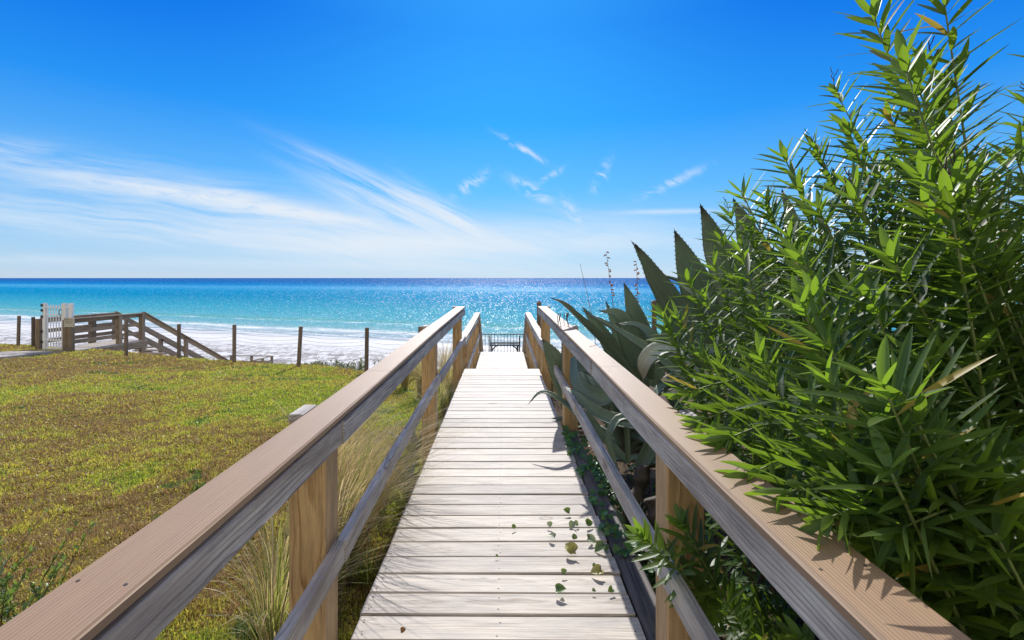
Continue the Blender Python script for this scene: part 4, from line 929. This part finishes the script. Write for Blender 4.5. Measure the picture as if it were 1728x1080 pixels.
gd = [((-.95, 6.3), .55, 'dark green grass clump beyond the second left post'), ((-.90, 7.1), .60, 'leafy clump left of the far end of the deck'), ((-1.5, 8.7), .95, 'tall brown grass clump behind the third left post'), ((-2.0, 9.6), .9, 'feathery brown grass clump against the white sand'),
      ((-1.2, 9.8), .95, 'brown grass clump beside the lower left railing'), ((-.95, 8.3), .85, 'grass clump in the corner where the deck drops'), ((-1.0, 11.2), .9, 'furthest brown grass clump beside the lower left railing')]
for i, (loc, h, lb) in enumerate(gd): grass_clump(lb, loc, 320, h, (.12, 0, 0), .55, .3 if i > 1 else .7, .005, i+30, .12)
gr = [((.95, 6.9), .5, 'grass tuft right of the far end of the deck'), ((.9, 8.6), .9, 'seeding grass clump beside the lower right railing'), ((.86, 10.3), .8, 'brown grass clump behind the lower right railing'), ((.80, 5.9), .35, 'dry tuft between the second and third right posts')]
for i, (loc, h, lb) in enumerate(gr): grass_clump(lb, loc, 220, h, (-.12, 0, 0), .5, .4, .005, i+50, .25, group='grass clumps beside the right railing')
# sea oats stalks
for i, (pb, pt, Y, lb) in enumerate((((1040, 620), (1023, 425), 6.5, 'tallest thin sea oat stalk with dangling seeds against the sky'), ((1072, 620), (1074, 442), 7.0, 'sea oat stalk rising right of the upright agave leaf'), ((1010, 620), (979, 445), 6.8, 'slender bare stalk leaning left above the sea'))):
    b = at(*pb, Y); p = at(*pt, Y); t = thing('sea_oat', lb, 'plant', b, 'thin sea oat stalks above the agaves'); mb = MB(); pts = spline([b, b.lerp(p, .5)+Vector((.03, 0, 0)), p], 10); mb.tube(pts, .0055, .0025, 5); part(mb, 'stalk', M['stem'], t)
    if i < 2:
        mb = MB(); rd = random.Random(i)
        for q in range(16):
            c = pts[-1].lerp(pts[-5], q/16); leaf_strip(mb, c, Vector((rd.uniform(-1, 1), rd.uniform(-.3, .3), rd.uniform(-.6, .6))), Vector((0, -1, .2)), .05, .022, .6, segs=3)
        part(mb, 'seed_head', M['fallen_b'], t, 'lf')
# dune shrubs beyond the crest
def dune_shrub(label, px, py, Y, w, h, n, seed):
    c = at(px, py, Y); t = thing('beach_shrub', label, 'shrub', c, 'grey-green shrubs on the dune edge'); rd = random.Random(seed); mb = MB(); st = MB()
    for j in range(n):
        b = Vector((c.x+rd.uniform(-w, w)*.8, Y+rd.uniform(-.4, .4), c.z-.3)); hh = h*rd.uniform(.5, 1)+.3; tp = b+Vector((rd.uniform(-.12, .12), rd.uniform(-.1, .1), hh)); st.tube([b, tp], .005, .002, 4)
        for q in range(14):
            p = b.lerp(tp, rd.uniform(.45, 1)); leaf_strip(mb, p, Vector((rd.uniform(-1, 1), rd.uniform(-1, 1), rd.uniform(.2, 1.4))), Vector((rd.uniform(-.4, .4), -.5, .8)), .07, .022, .1, segs=3)
    part(mb, 'foliage', M['dune_leaf'], t, 'lf'); part(st, 'stem', M['twig'], t)
dune_shrub('low grey-green shrub between the two leaning fence posts', 570, 628, 13.0, .9, .30, 110, 1)
dune_shrub('small grey-green tuft right of the leaning fence post', 522, 626, 13.2, .35, .22, 40, 2)
dune_shrub('grey-green shrub behind the second left railing post', 680, 628, 11.8, .5, .45, 70, 3)
dune_shrub('sparse shrub seen beneath the cap before the second post', 655, 632, 11.4, .3, .35, 40, 4)
# near-left shrub
t = thing('twiggy_shrub', 'small-leaved twiggy shrub on the lawn at the left edge of the picture', 'shrub', (-2.6, 2.3, -.35)); mb = MB(); st = MB(); rd = random.Random(9)
for j in range(80):
    b = Vector((-2.6+rd.uniform(-.35, .3), 2.25+rd.uniform(-.3, .3), -.38)); d = Vector((rd.uniform(-.5, .75), rd.uniform(-.3, .4), rd.uniform(.35, 1.0))).normalized(); L = rd.uniform(.25, .62) if j > 3 else .8
    tp = b+d*L; pts = spline([b, b+d*L*.5+Vector((0, 0, .03)), tp], 6); st.tube(pts, .0035, .0012, 5)
    for q in range(26 if j > 3 else 16):
        u = rd.uniform(.2, 1); i = min(5, int(u*6)); p = pts[i].lerp(pts[i+1], u*6-i if u < 1 else 1)
        leaf_strip(mb, p, (d+Vector((rd.uniform(-1, 1), rd.uniform(-1, 1), rd.uniform(-.4, .9)))), Vector((rd.uniform(-.5, .5), rd.uniform(-.5, .5), 1)), rd.uniform(.025, .042), .014, .2, segs=4)
part(mb, 'foliage', M['shrub'], t, 'lf'); part(st, 'stem', M['twig'], t)

# ---- short turf: one object, countless blades (numpy)
def vnoise(x, y, f, seed):
    g = np.random.default_rng(seed).random((256, 256)); X = x*f+1000; Y = y*f+1000; i = np.floor(X).astype(int); j = np.floor(Y).astype(int); u = X-i; v = Y-j; u = u*u*(3-2*u); v = v*v*(3-2*v)
    G = lambda a, b: g[a % 256, b % 256]
    return (G(i, j)*(1-u)+G(i+1, j)*u)*(1-v)+(G(i, j+1)*(1-u)+G(i+1, j+1)*u)*v
def turf(name, n, xr, yr, hgt, wid, mats, dens_pow, sel, broad=0., seed=1):
    g = np.random.default_rng(seed); u = g.random(n)
    y0, y1 = yr; y = np.exp(np.log(y0)+(np.log(y1)-np.log(y0))*u) if dens_pow else y0+(y1-y0)*u
    x = xr[0](y)+(xr[1](y)-xr[0](y))*g.random(n)
    k = sel(x, y); x = x[k]; y = y[k]; n = len(x); z = zg(x, y)
    clump = np.clip((.5*vnoise(x, y, 9., 1)+.3*vnoise(x, y, 21., 2)+.2*vnoise(x, y, 3., 3)-.3)/.4, 0, 1)
    h = hgt*(.5+g.random(n)*.8)*(.45+.8*clump)*(1+.035*y); w = wid*(.6+g.random(n)*.8)*(.6+.26*y)
    a = g.random(n)*6.283; tilt = g.random(n)*1.0; dx = np.cos(a)*tilt*h; dy = np.sin(a)*tilt*h; sx = -np.sin(a+g.normal(0, .5, n))*w/2; sy = np.cos(a)*w/2
    isb = g.random(n) < broad; h = np.where(isb, h*.55, h); sx = np.where(isb, sx*2.6, sx); sy = np.where(isb, sy*2.6, sy)
    V = np.empty((n, 5, 3)); V[:, 0] = np.stack([x-sx, y-sy, z-.01], 1); V[:, 1] = np.stack([x+sx, y+sy, z-.01], 1)
    V[:, 2] = np.stack([x+sx*.8+dx*.45, y+sy*.8+dy*.45, z+h*.6], 1); V[:, 3] = np.stack([x-sx*.8+dx*.45, y-sy*.8+dy*.45, z+h*.6], 1); V[:, 4] = np.stack([x+dx, y+dy, z+h*.95], 1)
    me = bpy.data.meshes.new(name); me.vertices.add(n*5); me.vertices.foreach_set('co', V.astype(np.float32).ravel())
    b = np.arange(n)[:, None]*5; q = (b+np.array([[0, 1, 2, 3, 3, 2, 4]])).ravel()
    me.loops.add(n*7); me.loops.foreach_set('vertex_index', q.astype(np.int32)); me.polygons.add(n*2)
    st_ = (np.arange(n)[:, None]*7+np.array([[0, 4]])).ravel(); me.polygons.foreach_set('loop_start', st_.astype(np.int32))
    big = (vnoise(x, y, .45, 5)-.5)*1.1+(vnoise(x, y, 1.3, 6)-.5)*.8+(vnoise(x, y, 4., 7)-.5)*.6+g.normal(0, .2, n)
    bro = np.clip((y-8)/6, 0, 1)*.34+.06+np.where((np.abs(x+2.6) < .9) & (y < 9), .2, 0)
    big = big+(vnoise(x, y, 12., 8)-.5)*.55; mi = np.where(big-bro > .12, 0, np.where(big-bro > -.25, 1, 2)); mi = np.where(isb & (mi == 2), 1, mi); weed = (vnoise(x, y, 1.6, 11)+.35*vnoise(x, y, 6., 12) > 1.07) & (y > 2); mi = np.where(weed & (g.random(n) < .8) & (len(mats) > 3), 3, mi)
    for m in mats: me.materials.append(m)
    me.polygons.foreach_set('material_index', np.repeat(mi, 2).astype(np.int32))
    lf = np.zeros((n, 5, 3), np.float32); lf[:, :, 0] = .5; lf[:, :, 2] = g.random(n)[:, None]
    at_ = me.attributes.new('lf', 'FLOAT_VECTOR', 'POINT'); at_.data.foreach_set('vector', lf.ravel()); me.update(); me.validate()
    o = bpy.data.objects.new(name, me); C.objects.link(o); return o
TM4 = leafmat('dark_clover', (.07, .14, .03), (.10, .17, .05), (.24, .38, .05), .35, .33)
TM = [leafmat('turf_green', (.20, .285, .04), (.21, .29, .055), (.58, .68, .06), .4, .45), leafmat('turf_yellow', (.43, .39, .08), (.43, .39, .10), (.74, .66, .09), .4, .5), leafmat('turf_brown', (.32, .225, .095), (.31, .20, .10), (.46, .29, .11), .3, .6), TM4]
onpath = lambda x, y: ~((x > XL-.1) & (x < XR+.2) & (y > 3.9))
o = turf('grass', 520000, (lambda y: -.2-1.12*y-1.2, lambda y: np.where(y < 12, -.66, -.9)), (1.0, 19.), .034, .0042, TM, True,
         lambda x, y: (y < crest(x)+.4) & onpath(x, y) & ~((x > -.68) & (y < 14)), .28, 3)
tag(o, 'short patchy green, yellow and brown turf on the lawn', 'grass', kind='stuff')
# pine straw litter on the bed
o = turf('pine_straw', 60000, (lambda y: .66+0*y, lambda y: 3.2+0*y), (.8, 8.), .012, .0025, [M['straw'], M['fallen_b'], M['twig']], True, lambda x, y: x > .74, 0, 5)
for v in (): pass
tag(o, 'brown pine straw litter on the bed right of the boardwalk', 'litter', kind='stuff')

# ------------------------------------------------------------------ light and sky
SUN_EL, SUN_AZ = math.radians(35.5), math.radians(0.3)
sl = bpy.data.lights.new('sun', 'SUN'); sl.energy = 3.4; sl.angle = math.radians(.53); sl.color = (1, .965, .915)
so = bpy.data.objects.new('sun', sl); C.objects.link(so)
dirv = Vector((math.sin(SUN_AZ)*math.cos(SUN_EL), math.cos(SUN_AZ)*math.cos(SUN_EL), math.sin(SUN_EL)))
so.rotation_euler = dirv.to_track_quat('Z', 'Y').to_euler(); so.location = (0, 0, 30)
W = bpy.data.worlds.new('World'); S.world = W; W.use_nodes = True; W.node_tree.nodes.clear(); k = N(W.node_tree)
sky = k.new('ShaderNodeTexSky', sky_type='NISHITA'); sky.sun_disc = False; sky.sun_elevation = SUN_EL; sky.sun_rotation = SUN_AZ
SGAIN = 7.0; SREF = 6.0; sky.altitude = 0; sky.air_density = 1.0; sky.dust_density = .35; sky.ozone_density = 2.0
D = k.v('NORMALIZE', k.new('ShaderNodeTexCoord').outputs['Generated'])
dx, dy, dz = k.sep(D)[:3]
dyc = k.m('MAXIMUM', dy, .08)
a = k.m('DIVIDE', dx, dyc); b = k.m('DIVIDE', dz, dyc)
el = k.m('ARCSINE', dz)
tint = k.ramp(k.m('DIVIDE', k.m('MAXIMUM', el, 0.), 1.2), [(0, (.54, .66, .78)), (.03, (.42, .63, .83)), (.075, (.29, .58, .90)), (.15, (.12, .46, .95)), (.26, (.022, .30, .94)), (.40, (.0, .155, .84)), (.6, (.0, .12, .72)), (1, (.02, .16, .6))])
slum = k.v('DOT_PRODUCT', sky.outputs[0], (.2, .5, .3))
base = k.v('SCALE', tint, k.m('MULTIPLY', k.m('POWER', k.m('DIVIDE', k.m('MAXIMUM', slum, .01), SREF), .16), SGAIN))
cosun = k.m('MAXIMUM', k.v('DOT_PRODUCT', D, tuple(dirv)), 0.)
base = k.v('ADD', base, k.v('SCALE', k.xyz(.035, .19, .11), k.m('MULTIPLY', k.m('POWER', cosun, 13.), SGAIN)))
P0 = k.xyz(k.m('ADD', k.m('MULTIPLY', a, 800), CX), k.m('SUBTRACT', HY, k.m('MULTIPLY', b, 800)), 0.)     # sky bearing grid
def blob(cx, cy, hl, hw, ang):
    q = math.radians(ang); v = k.v('SUBTRACT', P0, (cx, cy, 0))
    u = k.v('DOT_PRODUCT', v, (math.cos(q)/hl, math.sin(q)/hl, 0)); w = k.v('DOT_PRODUCT', v, (-math.sin(q)/hw, math.cos(q)/hw, 0))
    r = k.m('ADD', k.m('MULTIPLY', u, u), k.m('MULTIPLY', w, w)); return k.m('EXPONENT', k.m('MULTIPLY', r, -1.1))
WF = .0035
def streak(ang, s1, s2, seed, det=5, warp=22):
    q = math.radians(ang); wv = k.v('SCALE', k.v('SUBTRACT', k.noise(P0, WF, 2, .5, col=True), (.5, .5, .5)), warp*2.)
    pv = k.v('ADD', P0, wv)
    u = k.v('DOT_PRODUCT', pv, (math.cos(q), math.sin(q), 0)); w = k.v('DOT_PRODUCT', pv, (-math.sin(q), math.cos(q), 0))
    return k.noise(k.xyz(k.m('MULTIPLY', u, s1), k.m('MULTIPLY', w, s2), seed), 1, det, .62)
sA = k.m('ADD', k.m('MULTIPLY', k.rng(streak(9, .0022, .032, 1., 5, 22), .36, .66), .75), k.m('MULTIPLY', k.rng(streak(7, .006, .11, 4., 6, 22), .36, .64), .3)); sB = k.rng(streak(25, .004, .05, 5., 5, 16), .38, .66);
WF = .02; sC = k.rng(streak(30, .022, .075, 9., 8, 26), .42, .64)
def acc(lst, s):
    t = None
    for c in lst:
        v = k.m('MULTIPLY', blob(*c[:5]), c[5]); t = v if t is None else k.m('ADD', t, v)
    return k.m('MULTIPLY', t, s)
big = acc([(300, 335, 380, 46, 9, .62), (120, 290, 260, 26, 10, .5), (220, 385, 450, 24, 6, .75), (100, 350, 260, 13, 7, .5), (600, 408, 320, 26, 4, .75), (300, 442, 600, 9, 1, .5), (40, 250, 120, 12, 10, .5), (560, 375, 280, 20, 8, .6), (1000, 385, 200, 26, 2, .5)], sA)
ridge = k.m('MULTIPLY', acc([(370, 338, 200, 11, 9, 1.0), (520, 362, 90, 7, 7, .8), (395, 327, 50, 6, 6, .6)], 1.), k.rng(streak(9, .016, .085, 3., 9, 20), .36, .56, .15, 1.3))
cen = acc([(690, 330, 160, 12, 24, 1.2), (665, 355, 130, 20, 22, 1.2), (770, 372, 90, 14, 38, 1.0), (620, 318, 60, 7, 15, .6), (560, 285, 80, 5, 22, .35)], sB)
core = k.m('MULTIPLY', acc([(820, 412, 250, 19, 0, .78), (930, 395, 210, 18, 4, .35), (620, 412, 180, 16, 2, .4), (1130, 357, 80, 4, -1, .6)], 1.), k.rng(streak(2, .006, .03, 7.), .28, .6, .35, 1))
sm = acc([(880, 250, 38, 5, 30, 1.1), (898, 322, 34, 9, 30, 1.2), (793, 312, 30, 9, -35, .9), (965, 357, 26, 9, 55, .9), (1135, 308, 48, 7, -25, .8), (1015, 296, 26, 8, -62, .7), (930, 296, 20, 5, -30, .7), (190, 354, 20, 3, 12, .4)], sC)
cl = k.m('ADD', k.m('ADD', big, ridge), k.m('ADD', k.m('ADD', cen, core), sm))
cl = k.m('MULTIPLY', cl, k.rng(dy, .1, .3)); cl = k.m('SUBTRACT', 1., k.m('EXPONENT', k.m('MULTIPLY', cl, -1.25)))
lum = k.v('DOT_PRODUCT', sky.outputs[0], (.3, .5, .2))
cloudc = k.v('SCALE', k.xyz(.79, .85, .92), SGAIN)
base = k.mix(cl, base, cloudc)
# unseen pale sky veil added behind the camera and overhead as neutral fill light
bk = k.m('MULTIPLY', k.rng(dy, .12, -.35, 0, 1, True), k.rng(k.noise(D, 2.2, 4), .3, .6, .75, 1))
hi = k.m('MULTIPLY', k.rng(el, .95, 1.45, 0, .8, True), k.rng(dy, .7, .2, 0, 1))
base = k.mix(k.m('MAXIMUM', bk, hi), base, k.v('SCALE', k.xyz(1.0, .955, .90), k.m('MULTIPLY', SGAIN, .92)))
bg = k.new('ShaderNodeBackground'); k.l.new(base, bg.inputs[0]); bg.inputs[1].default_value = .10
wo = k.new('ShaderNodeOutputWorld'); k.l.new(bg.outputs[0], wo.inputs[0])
S.view_settings.view_transform = 'Standard'; S.view_settings.look = 'None'; S.view_settings.gamma = 1; S.view_settings.exposure = .55
S.cycles.max_bounces = 8; S.cycles.transparent_max_bounces = 8
